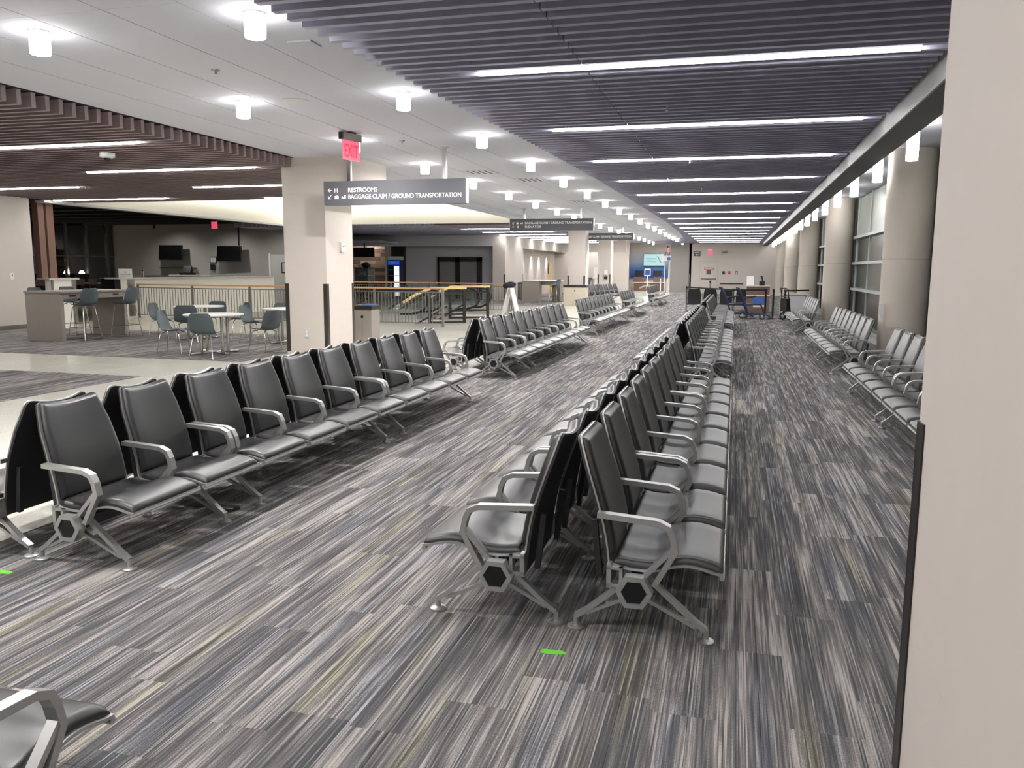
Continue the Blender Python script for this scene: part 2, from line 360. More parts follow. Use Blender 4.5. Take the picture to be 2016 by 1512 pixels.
# escalator pit lining
struct(MB().box(HX0, HX1, HY0 - .02, HY0, -4, -.3).box(HX0, HX1, HY1, HY1 + .02, -4, -.3).box(HX1, HX1 + .02, HY0, HY1, -4, -.3)
       .box(HX0 - .02, HX0, HY0, HY1, -4, -.3).box(HX0, HX1, HY0, HY1, -4.1, -4).build('wall_pit', 'lightgrey'))

# ------------------------------------------------------------------ setting: ceilings
def edge_x(y):                   # curved left edge of the slatted ceiling
    pts = [(-14, -3.3), (5, -3.18), (7.4, -3.07), (11.9, -2.84), (16.8, -2.70), (24, -2.62), (31, -2.56), (39, -2.62), (45, -2.8), (50, -3.07), (53, -3.5), (55, -4.1), (56.5, -5.2), (58, -6)]
    for (a, xa), (b, xb) in zip(pts, pts[1:]):
        if a <= y <= b: return xa + (xb - xa) * (y - a) / (b - a)
    return -3.3
XR = 1.56
# white ceiling backing (joint colour shows between the panels)
cb = MB(); ys = [-14 + i for i in range(76)]
for a in ys: cb.add([(-7.55, a, ZW + .004), (edge_x(a) + .3, a, ZW + .004), (edge_x(a + 1) + .3, a + 1, ZW + .004), (-7.55, a + 1, ZW + .004)], [(0, 3, 2, 1)])
ce = struct(cb.build('ceiling', 'joint')); ce['label'] = 'white panel ceiling with cylinder downlights'
cols = [-7.55, -6.74, -6.05, -5.36, -4.68, -4.0]
PY = 2.922
for k in range(-6, 22):
    y0 = 5.45 + PY * k; y1 = y0 + PY
    if y0 > 61: break
    for i in range(5):
        if y1 < 2: 
            continue
        MB().box(cols[i] + .004, cols[i + 1] - .004, y0 + .002, y1 - .002, ZW, ZW + .02).build('panel', 'ceiling_white', ce)
    # edge panel follows the curve
    b = MB(); n = 6
    for q in range(n):
        a0 = y0 + PY * q / n; a1 = y0 + PY * (q + 1) / n
        b.add([(-3.997, a0, ZW), (edge_x(a0) + .02, a0, ZW), (edge_x(a1) + .02, a1, ZW), (-3.997, a1, ZW)], [(0, 3, 2, 1)])
    b.build('edge_panel', 'ceiling_white', ce)
MB().box(-7.55, -4.0, -14, 2.5, ZW, ZW + .02).build('panel_field', 'ceiling_white', ce)

# slatted ceilings
def slat_ceiling(name, label): o = struct(obj(name, None)); o['label'] = label; return o
sm = slat_ceiling('ceiling_slats_aisle', 'dark slatted ceiling over the seating aisle')
unit = MB().box(0, 1, -.03, .03, 0, .16).mesh('slat', 'slat')
unit_b = MB().box(0, 1, -.03, .03, 0, .16).mesh('slat', 'slat_brown')
def slat_x(par, x0, x1, y, z=ZS, name='slat', me=None):
    o = obj(name, me or unit, par, (x0, y, z)); o.scale = (x1 - x0, 1, 1); return o
rest = MB(); k = -26
JX = -1.355
while True:
    y = L0 + PITCH_S * (k + 0.5); k += 1
    if y > 56.9: break
    ex = edge_x(y)
    if y < 2.6 or y > 25:
        rest.box(ex, XR, y - .03, y + .03, ZS, ZS + .16)
    else:
        slat_x(sm, ex, JX - .004, y); slat_x(sm, JX + .004, XR, y)
r_ = rest.build('slat_field', 'slat', sm); r_['kind'] = 'stuff'
vb = MB()
for a in range(-14, 57): vb.add([(edge_x(a) - .1, a, ZS + .175), (XR + .1, a, ZS + .175), (XR + .1, a + 1, ZS + .175), (edge_x(a + 1) - .1, a + 1, ZS + .175)], [(0, 3, 2, 1)])
vb.build('backing', 'void', sm)

sd = slat_ceiling('ceiling_slats_dining', 'brown slatted ceiling over the dining area')
DX0, DX1, DYE = -17.8, -7.6, 19.25
k = 0
while True:
    y = DYE - .03 - PITCH_S * k; k += 1
    if y < 3.5: break
    slat_x(sd, DX0, DX1, y, me=unit_b)
MB().box(DX0, DX1 + .03, -14, DYE, ZS + .17, ZS + .19).build('backing', 'void', sd)

sf = slat_ceiling('ceiling_slats_far', 'dark slatted ceiling beyond the escalators')
for k in range(47):
    x = -11.62 - PITCH_S * k
    if x < -20.8: break
    MB().box(x - .03, x + .03, 31.0, 40.4, ZS - .05, ZS + .13).build('slat', 'slat', sf)
MB().box(-11.55, -8.0, 30.95, 31.0, ZS - .05, ZS + .13).build('end_board', 'wood_brown', sf)
y = 31.1; b = MB()
while y < 60: b.box(-11.55, -8.0, y - .03, y + .03, ZS - .05, ZS + .11); y += PITCH_S
b.build('slat_field', 'slat', sf)['kind'] = 'stuff'
MB().box(-21, -8.0, 30.9, 60, ZS + .14, ZS + .16).build('backing', 'void', sf)
# white fascia between the tiled strip and the far slats, and the coffer over the escalators
struct(MB().box(-7.6, -7.5, 14.95, 19.25, ZS - .02, ZW + .01).build('trim_1', 'ceiling_white'))
struct(MB().box(-7.95, -7.5, 19.25, 61, ZS + .05, ZW + .05).build('trim_2', 'ceiling_white'))
cf = struct(obj('ceiling_coffer', None)); cf['label'] = 'bright cream coffer over the escalators'
MB().box(-17.8, -7.9, 19.25, 30.9, 4.3, 4.35).build('coffer_top', 'cream', cf)
MB().box(-17.9, -17.8, 18.2, 30.9, ZS, 4.35).build('coffer_left', 'cream', cf)
MB().box(-17.9, -7.9, 30.8, 30.9, ZS, 4.35).build('coffer_far', 'cream', cf)
MB().box(-17.8, -7.9, 19.2, 19.25, ZS + .2, 4.35).build('coffer_near', 'cream', cf)
MB().box(-7.95, -7.9, 19.25, 30.9, ZW, 4.35).build('coffer_right', 'cream', cf)
MB().box(-18.1, -17.8, 18.2, 30.9, ZS - .06, ZS).build('coffer_trim', 'wall_grey', cf)
for nm, bx in (('left', (-17.75, -17.55, 20, 30.5, 4.12, 4.16)), ('far', (-17.3, -8.3, 30.5, 30.7, 4.12, 4.16))):
    t = thing('cove_light', 'concealed strip light along the %s side of the coffer' % nm, 'light')
    MB().box(*bx).build('strip', 'glow_cove', t)
# bar ceiling
struct(MB().box(-30, -17.9, 17, 36, 3.72, 3.78).build('ceiling_bar', 'dark_ceiling'))
bc = MB()
for i in range(9): bc.box(-29.5, -18.2, 18.5 + i * 1.7, 18.6 + i * 1.7, 3.5, 3.6)
struct(bc.build('trim_3', 'dark_ceiling'))
# ceiling beside the windows, beam
struct(MB().box(1.95, 5.2, -14, 62, 3.6, 3.65).build('ceiling_window', 'ceiling_white'))
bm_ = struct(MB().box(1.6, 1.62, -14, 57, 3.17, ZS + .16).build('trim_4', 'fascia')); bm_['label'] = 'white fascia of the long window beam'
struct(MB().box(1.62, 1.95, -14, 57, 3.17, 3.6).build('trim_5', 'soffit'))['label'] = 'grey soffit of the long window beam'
# roof over everything so no night light leaks in
struct(MB().box(-33, 7, -15, 67, 4.6, 4.7).build('ceiling_roof', 'void'))

# ------------------------------------------------------------------ setting: walls
def wall(name, m, *b): return struct(MB().box(*b).build(name, m))
wl = wall('wall_left', 'wall_beige', -18.1, -17.8, -14, 17.7, 0, 3.52)
struct(MB().box(-17.8, -17.785, -14, 17.7, 0, .11).build('baseboard_left', 'steel'))
wall('wall_behind', 'wall_beige', -18, 6, -12.2, -12, 0, 3.52)
gw = wall('wall_gate', 'wall_beige', -3.05, 2.2, 57.0, 57.3, 0, 3.6)
wall('wall_gate_return', 'wall_beige', -3.05, -2.9, 57.0, 61.0, 0, 3.6)
wall('wall_recess', 'wall_dark_grey', -4.6, -2.9, 61.0, 61.2, 0, 3.6)
wall('wall_far', 'wall_beige', -18, -4.6, 61.0, 61.3, 0, 3.6)
wall('wall_outer', 'wall_dark_grey', -30, 6, 66, 66.2, 0, 4.6)
wall('wall_bar_back', 'wall_dark_grey', -29.6, -18.0, 34.0, 34.2, 0, 3.75)
wall('wall_bar_side', 'wall_dark_grey', -18.2, -17.8, 33.0, 34.2, 0, 3.6)
struct(MB().box(-20.6, -17.1, 38, 41.5, 2.9, 2.95).build('ceiling_shop', 'ceiling_white'))
wall('wall_bar_rear', 'wall_dark_grey', -20.7, -17.8, 34.2, 34.4, 0, 3.6)
wall('wall_shop_grey', 'wall_grey', -17.2, -11.4, 41.5, 41.7, 0, 3.5)
wall('wall_shop_header', 'wall_grey', -20.5, -11.95, 40.4, 40.6, 2.74, 3.5)
wall('wall_shop_pier', 'wall_beige', -11.95, -11.3, 40.4, 42.3, 0, 3.5)
wall('wall_work_pier', 'wall_beige', -12.0, -11.35, 42.3, 44.3, 0, 3.5)
wall('wall_work_header', 'wall_beige', -11.6, -11.35, 44.3, 56, 2.72, 3.5)
wall('wall_work_back', 'wall_beige', -12.3, -12.1, 44.3, 56, 0, 3.5)
wall('wall_work_end', 'wall_beige', -12.2, -7.0, 56, 56.2, 0, 3.5)
wall('wall_work_end_header', 'wall_beige', -11.4, -7.0, 54.6, 54.8, 2.72, 3.5)
wall('wall_window_end', 'wall_beige', 2.2, 2.9, 57.0, 57.3, 0, 3.6)
def guard(x, y, sx, sy, h=1.22, m='guard', z0=.1, par=None):
    """corner guard: an L of bent sheet standing proud of the corner (x,y); wings run along sx and sy"""
    b = MB(); t = .006; wv = .07
    b.box(min(x - sx * t, x + sx * wv), max(x - sx * t, x + sx * wv), min(y, y - sy * t), max(y, y - sy * t), z0, z0 + h)
    b.box(min(x, x - sx * t), max(x, x - sx * t), min(y, y + sy * wv), max(y, y + sy * wv), z0, z0 + h)
    return b.build('corner_guard', m, par)
# near pillar at the right, seen along its face
pr_ = wall('wall_pillar_near', 'wall_beige', .565, 1.55, .4, 2.72, 0, 3.4); pr_['label'] = 'beige wall pillar filling the right edge'
b = MB(); b.box(.559, .565, 2.64, 2.726, 0, 1.145).box(.559, .64, 2.72, 2.726, 0, 1.145); b.build('corner_guard', 'guard_dark', pr_)
obj('scuff_mark', fixn(MB().ribbon([(2.56, .502), (2.46, .506), (2.37, .50), (2.25, .499), (2.16, .497)], .0025, .5644, .5652, 'x').mesh('scuff_mark', 'scuff')), pr_)
# square column with capital
colm = struct(MB().box(-7.8, -6.98, 13.25, 14.3, 0, 3.0).build('column_front', 'wall_beige')); colm['label'] = 'square beige column behind the hanging sign'
MB().box(-7.8, -6.45, 13.24, 14.7, 2.88, ZW).build('capital', 'wall_beige', colm)
guard(-7.8, 13.25, 1, 1, par=colm); guard(-6.98, 13.25, -1, 1, par=colm); guard(-6.98, 14.3, -1, -1, par=colm)
MB().box(-7.44, -7.36, 13.238, 13.25, .36, .5).build('socket_plate', 'lightgrey', colm)
b = MB().box(-7.42, -7.38, 13.234, 13.239, .375, .42).box(-7.42, -7.38, 13.234, 13.239, .44, .485); b.build('socket', 'white', colm)
for nm, x0, x1, y0, y1 in (('column_mid', -7.28, -6.5, 36.5, 37.4), ('column_rear', -7.46, -6.75, 46, 46.9)):
    o = struct(MB().box(x0, x1, y0, y1, 0, 3.5).build(nm, 'wall_beige'))
    guard(x0, y0, 1, 1, par=o); guard(x1, y0, -1, 1, par=o)
guard(-11.3, 40.4, -1, 1, par=bpy.data.objects['wall_shop_pier']); guard(-3.05, 57.0, 1, 1, par=gw)
guard(-11.35, 44.3, -1, -1, par=bpy.data.objects['wall_work_pier'])

# window wall with round columns
for i in range(5):
    y = 15.37 + 9.85 * i - 0.0
    prof = [(.384, 0), (.384, 1.775), (.374, 1.78), (.374, 1.795), (.384, 1.80), (.384, 3.6)]
    o = struct(MB().lathe(prof, 2.8, y, 48).build('column_round_%d' % (i + 1), 'column')); o['label'] = '%s round beige column along the windows' % ORD[i]
o = struct(MB().lathe([(.384, 0), (.384, 1.775), (.374, 1.78), (.374, 1.795), (.384, 1.80), (.384, 3.6)], 2.8, 5.52, 48).build('column_round_6', 'column'))
WX = 3.25
bays = [(5.9, 15.0), (15.75, 24.84), (25.6, 34.7), (35.45, 44.5), (45.3, 54.4)]
for bi, (a, b_) in enumerate(bays):
    wn_ = struct(obj('window_%d' % (bi + 1), None)); wn_['label'] = 'aluminium framed window bay between round columns'
    n = 4; st = (b_ - a) / n; zs = [0.06, 1.1, 1.8, 2.5, 3.6]
    fm = MB()
    for z in zs[1:-1]: fm.box(WX - .13, WX + .06, a, b_, z - .035, z + .035)
    for i in range(n + 1): fm.box(WX - .04, WX + .05, a + st * i - .03, a + st * i + .03, 0, 3.6)
    fm.box(WX - .25, WX + .06, a, b_, 0, .12)
    fm.build('window_frame', 'mullion', wn_)
    for i in range(n):
        for j in range(4):
            MB().box(WX - .01, WX + .01, a + st * i + .03, a + st * (i + 1) - .03, zs[j] + .035, zs[j + 1] - .035).build('pane', 'pane_pale_reflection' if j == 3 else ('pane' if j else 'pane_dark'), wn_)  # pane tones by row put the interior's reflection into the glass colour
wall('wall_outside', 'void', 5.2, 5.4, -14, 62, -1, 4.5)
# far end window beside the gate wall
we = struct(obj('window_6', None))
we['label'] = 'narrow dark end window beside the gate wall'
fm = MB()
for z in (.1, 1.15, 1.85, 2.55, 3.3): fm.box(2.9, 3.9, 56.9, 57.0, z - .05, z + .05)
fm.box(2.9, 2.98, 56.9, 57, 0, 3.6); fm.build('window_frame', 'mullion', we)
for z0, z1 in ((.15, 1.1), (1.2, 1.8), (1.9, 2.5), (2.6, 3.25)): MB().box(2.98, 3.9, 56.96, 56.98, z0, z1).build('pane', 'pane_dark', we)
# bar window wall
wb = struct(obj('window_7', None)); wb['label'] = 'dark window wall behind the bar tables'
fm = MB()
for y in (25.5, 26.8, 28.1, 29.5, 31.0, 32.24, 33.54): fm.box(-29.4, -29.25, y - .05, y + .05, 0, 3.75)
fm.box(-29.36, -29.28, 25.5, 34, 2.05, 2.12).box(-29.4, -29.25, 25.5, 34, 0, .1); fm.build('window_frame', 'steel', wb)
for ya, yb in zip((25.5, 26.8, 28.1, 29.5, 31.0, 32.24, 33.54), (26.8, 28.1, 29.5, 31.0, 32.24, 33.54, 34.0)):
    for za, zb in ((.1, 2.05), (2.12, 3.75)): MB().box(-29.35, -29.33, ya + .05, yb - .05, za, zb).build('pane', 'pane_mirror', wb)
wall('wall_bar_left', 'void', -29.7, -29.45, 16, 34.2, 0, 3.75)
wall('wall_bar_near', 'wall_dark_grey', -29.6, -18.1, 17.0, 17.2, 0, 3.75)

# ------------------------------------------------------------------ lights
def linear_light(x0, x1, y, label, group, z=ZS, m='glow_linear'):
    t = thing('linear_light', label, 'ceiling light', ((x0 + x1) / 2, y, z), 0, group)
    L = (x1 - x0) / 2; b = MB()
    prof = [(-.05, .0), (-.042, -.012), (-.02, -.018), (.02, -.018), (.042, -.012), (.05, .0), (.05, .02), (-.05, .02)]
    b.prism(prof, -L, L, 'x'); b.build('diffuser', m, t)
    MB().box(-L - .015, L + .015, -.055, .055, .0205, .10).build('housing', 'fascia', t)
    return t
for k in range(-4, 16):
    y = L0 + 3.118 * k
    if y > 56: break
    if k < 0: lab = '%s white linear light over the aisle behind the viewpoint' % ORD[-k - 1]
    else: lab = '%s white linear light from the camera on the aisle slat ceiling' % ORD[k]
    linear_light(-2.317, 1.341, y, lab, 'linear lights on the aisle slats')
def gap(y, ref): return ref + PITCH_S * (round((y - ref) / PITCH_S - .5) + .5)
dl = [(-11.9, -8.24, 10.1, 'nearest'), (-11.75, -8.24, 13.05, 'middle'), (-11.6, -8.2, 15.95, 'partly column-hidden'), (-11.5, -8.2, 18.75, 'furthest'),
      ]
for x0, x1, y, q in dl: linear_light(x0, x1, gap(y, DYE - .03), '%s white linear light in the right column of the dining ceiling' % q, 'linear lights on the dining slats', m='glow_linear_dining')
for y, q in ((9.6, 'nearest'), (12.5, 'second'), (15.45, 'third'), (18.4, 'furthest')): linear_light(-17.6, -14.15, gap(y, DYE - .03), '%s white linear light in the left column of the dining ceiling' % q, 'linear lights on the dining slats', m='glow_linear_dining')
for k in range(9): linear_light(-11.5, -8.15, gap(34.1 + 3.05 * k, 31.1), '%s bright linear light on the slats beyond the escalators' % ORD[k], 'linear lights beyond the escalators', ZS - .05, 'glow_linear_dining')
def downlight(x, y, label, group, z1=ZW, h=.18, m='glow_down', r=.08):
    t = thing('cylinder_downlight', label, 'ceiling light', (x, y, z1), 0, group)
    MB().lathe([(r - .004, -h), (r, -h + .006), (r, -.012)], n=20).build('diffuser', m, t)
    if m == 'glow_down': MB().lathe([(r - .012, -h - .003), (r - .012, -h - .001)], n=20).build('lens', 'glow_lens', t)
    MB().lathe([(r + .006, -.012), (r + .006, 0)], n=20).build('collar', 'white', t)
    return t
for ci, (cx, q) in enumerate(((-3.6, 'beside the aisle slats'), (-5.6, 'in the middle of the white ceiling'))):
    for k in range(-3, 19):
        y = 5.8 + 2.91 * k
        if y > 60 or edge_x(y) < cx + .15: continue
        if k < 0: lab = '%s glowing cylinder downlight behind the viewpoint, %s' % (ORD[-k - 1], q)
        else: lab = '%s glowing cylinder downlight from the camera, %s' % (ORD[k], q)
        downlight(cx, y, lab, 'cylinder downlights on the white ceiling')
for k in range(-4, 16):
    y = 12.6 + 2.88 * k
    lab = '%s tall glowing cylinder light hidden behind the near pillar' % ORD[-k - 1] if k < 0 else '%s tall glowing cylinder light from the near pillar by the windows' % ORD[k]
    downlight(2.27, y, lab, 'cylinder lights by the windows', 3.6, .5, 'glow_window', .078)

# ------------------------------------------------------------------ tandem seating
P_SEAT = .622
def lerp_prof(prof, s):
    n = len(prof) - 1; L = [0]
    for a, b in zip(prof, prof[1:]): L.append(L[-1] + math.dist(a, b))
    d = s * L[-1]
    for i in range(n):
        if d <= L[i + 1] + 1e-9:
            # Catmull-Rom
            t = (d - L[i]) / (L[i + 1] - L[i]); p0 = prof[max(i - 1, 0)]; p1 = prof[i]; p2 = prof[i + 1]; p3 = prof[min(i + 2, n)]
            return tuple(0.5 * (2 * p1[q] + (p2[q] - p0[q]) * t + (2 * p0[q] - 5 * p1[q] + 4 * p2[q] - p3[q]) * t * t + (3 * p1[q] - p0[q] - 3 * p2[q] + p3[q]) * t ** 3) for q in (0, 1))
    return prof[-1]
def nrm_prof(prof, s):
    a = lerp_prof(prof, max(0, s - .01)); b = lerp_prof(prof, min(1, s + .01)); d = Vector((b[0] - a[0], b[1] - a[1])).normalized(); return (-d.y, d.x)
BACK = [(.155, .225), (.145, .32), (.13, .43), (.10, .56), (.055, .70), (.025, .79), (.0, .872)]
SEAT = [(.165, .325), (.23, .312), (.34, .312), (.42, .338), (.48, .348), (.54, .342), (.60, .326), (.635, .322)]
def back_w(s):
    r = .034 * (1 - math.sqrt(max(0, 1 - ((s - .95) / .05) ** 2))) if s > .95 else 0
    return back_w0(s) - r
def back_w0(s): return .262 if s < .5 else .262 - .012 * (s - .5) / .25 if s < .75 else .25 - .04 * (s - .75) / .25
def back_pt(s, t, off, k=1.0):
    u, z = lerp_prof(BACK, s); nx, nz = nrm_prof(BACK, s); c = 1 - t * t
    nx, nz = -nx, -nz                       # forward side of the back
    u += -.02 * c * min(1, s * 1.5); z -= .022 * c * max(0, (s - .7) / .3)
    return (u + nx * off, P_SEAT / 2 + back_w(s) * t * k, z + nz * off)
def seat_pt(s, t, off, k=1.0):
    u, z = lerp_prof(SEAT, s); nx, nz = nrm_prof(SEAT, s); c = 1 - t * t
    return (u + nx * off, P_SEAT / 2 + .283 * t * k, z - .008 * c * math.sin(PI * s) + nz * off)
lin_ = lambda n, a=0., b=1.: [a + (b - a) * i / n for i in range(n + 1)]
def padnodes(n, e): return [0, e * .08, e * .3, e * .65, e] + [e + (1 - 2 * e) * i / n for i in range(1, n)] + [1 - e, 1 - e * .65, 1 - e * .3, 1 - e * .08, 1]
def pad_h(a, b, ea, eb):
    def f(x, e):
        d = min(x, 1 - x) / e
        return 1.0 if d >= 1 else math.sqrt(max(0, 1 - (1 - d) ** 2))
    return f(a, ea) * f(b, eb)
BM = {}
SN = [i / 12 for i in range(12)] + [.94, .96, .975, .988, 1.0]
BM['back_shell'] = fixn(MB().sheet(lambda s, t: back_pt(s, 2 * t - 1, .004), lambda s, t: back_pt(s, 2 * t - 1, -.004), SN, lin_(8)).mesh('backrest', 'aluminium'))
BM['back_panel'] = fixn(MB().sheet(lambda s, t: back_pt(.02 + .98 * s, (2 * t - 1), -.0042, 1.0), lambda s, t: back_pt(.02 + .98 * s, (2 * t - 1), -.016, .99), SN, lin_(8)).mesh('back_panel', 'black_panel'))
sn, tn = padnodes(8, .06), padnodes(6, .07)
BM['back_pad'] = fixn(MB().sheet(lambda s, t: back_pt(.185 + .79 * s, 2 * t - 1, .006 + .030 * pad_h(s, t, .06, .07), .93), lambda s, t: back_pt(.185 + .79 * s, 2 * t - 1, .003, .93), sn, tn).mesh('back_pad', 'vinyl'))
BM['seat_shell'] = fixn(MB().sheet(lambda s, t: seat_pt(s, 2 * t - 1, .004), lambda s, t: seat_pt(s, 2 * t - 1, -.006), lin_(14), lin_(4))
    .tube([(.628, P_SEAT / 2 - .283, .309), (.628, P_SEAT / 2 + .283, .309)], .011, 8).mesh('seat', 'aluminium'))
BM['seat_pad'] = fixn(MB().sheet(lambda s, t: seat_pt(.0 + .99 * s, 2 * t - 1, .006 + .033 * pad_h(s, t, .07, .06), .955), lambda s, t: seat_pt(.0 + .99 * s, 2 * t - 1, .003, .955), padnodes(10, .07), padnodes(6, .06)).mesh('seat_pad', 'vinyl'))
b = MB()
b.ribbon([(.095, .548), (.355, .532), (.40, .512), (.418, .475), (.432, .412), (.345, .25)], .024, -.021, .021); b.ribbon([(.425, .425), (.30, .285)], .02, -.017, .017)
BM['arm'] = fixn(b.mesh('armrest', 'aluminium'))
b = MB().ribbon([(.25, .27), (.05, .095), (.0, .062)], .022, -.017, .017).ribbon([(.235, .175), (.045, .078)], .016, -.012, .012)
BM['leg_rear'] = fixn(b.mesh('leg', 'aluminium'))
b = MB().ribbon([(.30, .285), (.525, .09), (.57, .058)], .022, -.017, .017).ribbon([(.275, .19), (.525, .068)], .016, -.012, .012)
BM['leg_front'] = fixn(b.mesh('leg', 'aluminium'))
BM['foot'] = MB().lathe([(.036, 0), (.038, .004), (.038, .012), (.03, .018), (.013, .021), (.012, .06)], n=20).mesh('foot', 'aluminium')
b = MB()
for i in range(6):
    a0, a1 = PI / 3 * i, PI / 3 * (i + 1); R1, R2 = .08, .056
    o1, o2 = (R1 * math.cos(a0), R1 * math.sin(a0)), (R1 * math.cos(a1), R1 * math.sin(a1)); i1, i2 = (R2 * math.cos(a0), R2 * math.sin(a0)), (R2 * math.cos(a1), R2 * math.sin(a1))
    b.prism([o1, o2, i2, i1], -.032, .02)
BM['hub'] = fixn(b.mesh('end_cap', 'aluminium'))
BM['hub_core'] = fixn(MB().prism([(.055 * math.cos(PI / 3 * i), .055 * math.sin(PI / 3 * i)) for i in range(6)], -.024, .018).mesh('cap_core', 'black'))
BM['bracket'] = fixn(MB().box(.14, .16, -.03, .02, .225, .33).box(.195, .21, -.03, .02, .24, .32).box(.14, .21, -.03, .02, .23, .245).box(.14, .21, -.03, .02, .308, .32).mesh('bracket', 'aluminium'))
BM['back_bracket'] = fixn(MB().ribbon([(.10, .24), (.085, .36), (.07, .50)], .025, -.014, .014).mesh('back_bracket', 'beam'))
def bench(label, loc, n, facing=1, legs=None, hubs=(True, False), detail=True, rz=None, group='black tandem airport benches'):
    """n seats along local +y, facing local +x; facing -1 turns it round"""
    R_ = (0 if facing == 1 else PI) if rz is None else rz
    t = thing('tandem_bench', label, 'bench', loc, R_, group)
    W = n * P_SEAT
    k = 'beam%d' % n
    if k not in BM: BM[k] = MB().cbox(.235, .295, .01, W - .01, .205, .265, .004).mesh('beam', 'beam')
    obj('beam', BM[k], t)
    for i in range(n):
        y = i * P_SEAT
        s = obj('seat', BM['seat_shell'], t, (0, y, 0)); obj('seat_pad', BM['seat_pad'], s)
        s = obj('backrest', BM['back_shell'], t, (0, y, 0)); obj('back_pad', BM['back_pad'], s); obj('back_panel', BM['back_panel'], s)
        if detail:
            for q in (.10, .52): obj('back_bracket', BM['back_bracket'], s, (0, q, 0))
            obj('bracket', BM['bracket'], t, (0, y + .04, 0)); obj('bracket', BM['bracket'], t, (0, y + P_SEAT - .03, 0))
    for i in range(n + 1): obj('armrest', BM['arm'], t, (0, min(max(i * P_SEAT, .024), W - .024), 0))
    for ly in (legs or (.06, W - .36)):
        for nm, fx in (('leg_rear', 0.0), ('leg_front', .57)):
            l = obj('leg', BM[nm], t, (0, ly, 0)); obj('foot', BM['foot'], l, (fx, 0, 0))
    if hubs[0]:
        h = obj('end_cap', BM['hub'], t, (.265, 0, .228)); obj('cap_core', BM['hub_core'], h)
    if hubs[1]:
        h = obj('end_cap', BM['hub'], t, (.265, W, .228), PI); obj('cap_core', BM['hub_core'], h)
    return t
def row(x, y0, units, facing, desc, detail=True):
    """a row of bench units placed end to end going away from the camera"""
    y = y0
    for i, n in enumerate(units):
        W = n * P_SEAT; lab = '%d-seat black tandem bench, %s of %s' % (n, ('nearest unit', 'second unit', 'furthest unit')[i if i < len(units) - 1 else 2] if len(units) > 1 else 'whole', desc)
        hb = (i == 0, i == len(units) - 1)
        if facing == 1: bench(lab, (x, y, 0), n, 1, (.06, W - .33), hb, detail)
        else: bench(lab, (x, y + W, 0), n, -1, (.33, W - .06), (hb[1], hb[0]), detail)
        y += W + .012
XA = -.63
row(XA, 3.40, (2, 4, 4), 1, 'the near right-facing middle row'); row(XA - .095, 3.42, (2, 4, 4), -1, 'the near left-facing middle row')
row(XA, 11.45, (2, 4, 4), 1, 'the second right-facing middle row'); row(XA - .095, 11.47, (2, 4, 4), -1, 'the second left-facing middle row')
row(XA, 19.7, (2, 4, 4), 1, 'the third right-facing middle row', False); row(XA - .095, 19.72, (2, 4, 4), -1, 'the third left-facing middle row', False)
XB = -3.62
row(XB, 3.45, (2, 4, 4), 1, 'the near row along the carpet edge'); row(XB - .095, 3.47, (2, 4, 4), -1, 'the near row facing the tiled walkway')
row(XB, 11.42, (2, 4, 4), 1, 'the second row along the carpet edge'); row(XB - .095, 11.44, (2, 4, 4), -1, 'the second row facing the tiled walkway')
row(XB - .15, 19.75, (2, 4, 4), 1, 'the third row along the carpet edge', False)
row(XB - .15, 27.7, (2, 4), 1, 'the fourth row along the carpet edge', False)
row(XB - .15, 36.3, (4, 4), 1, 'the fifth row along the carpet edge', False)
XWn = 2.08
row(XWn, 6.80, (4, 4), -1, 'the near row against the windows'); row(XWn, 13.45, (4, 4), -1, 'the second row against the windows')
row(XWn, 21.9, (2, 4), -1, 'the third row against the windows', False)
bench('black tandem bench cut off at the bottom left corner', (-1.645, 1.195, 0), 4, rz=PI / 2, hubs=(True, False))
bench('4-seat bench standing crosswise behind the rope line', (.62, 33.6, 0), 4, rz=PI / 2, detail=False)
bench('6-seat bench facing the aisle before the rear column', (-7.0, 40.0, 0), 6, rz=-.25, detail=False)

# ------------------------------------------------------------------ green tape on the carpet
for lab, x, y, a in (('green tape scrap on the carpet before the middle bench row', -.675, 3.195, .03), ('green tape scrap on the carpet at the left edge', -3.66, 3.30, -.1)):
    b = MB().prism([(-.05, -.018), (-.02, -.022), (.03, -.016), (.052, -.008), (.048, .012), (.03, .02), (-.045, .018), (-.055, .0)], .0022, .0034, 'z')
    tag(b.build('floor_tape', 'green_tape', None, (x, y, 0), a), lab, 'tape', 'green tape scraps')
t = thing('floor_outlet', 'round metal floor outlet under the near left bench row', 'floor outlet', (-3.2, 4.62, .002))
MB().lathe([(.075, 0), (.075, .004), (.06, .006)], n=24).build('cover', 'steel', t); MB().box(-.03, .03, -.015, .015, .006, .008).build('flap', 'lightgrey', t)

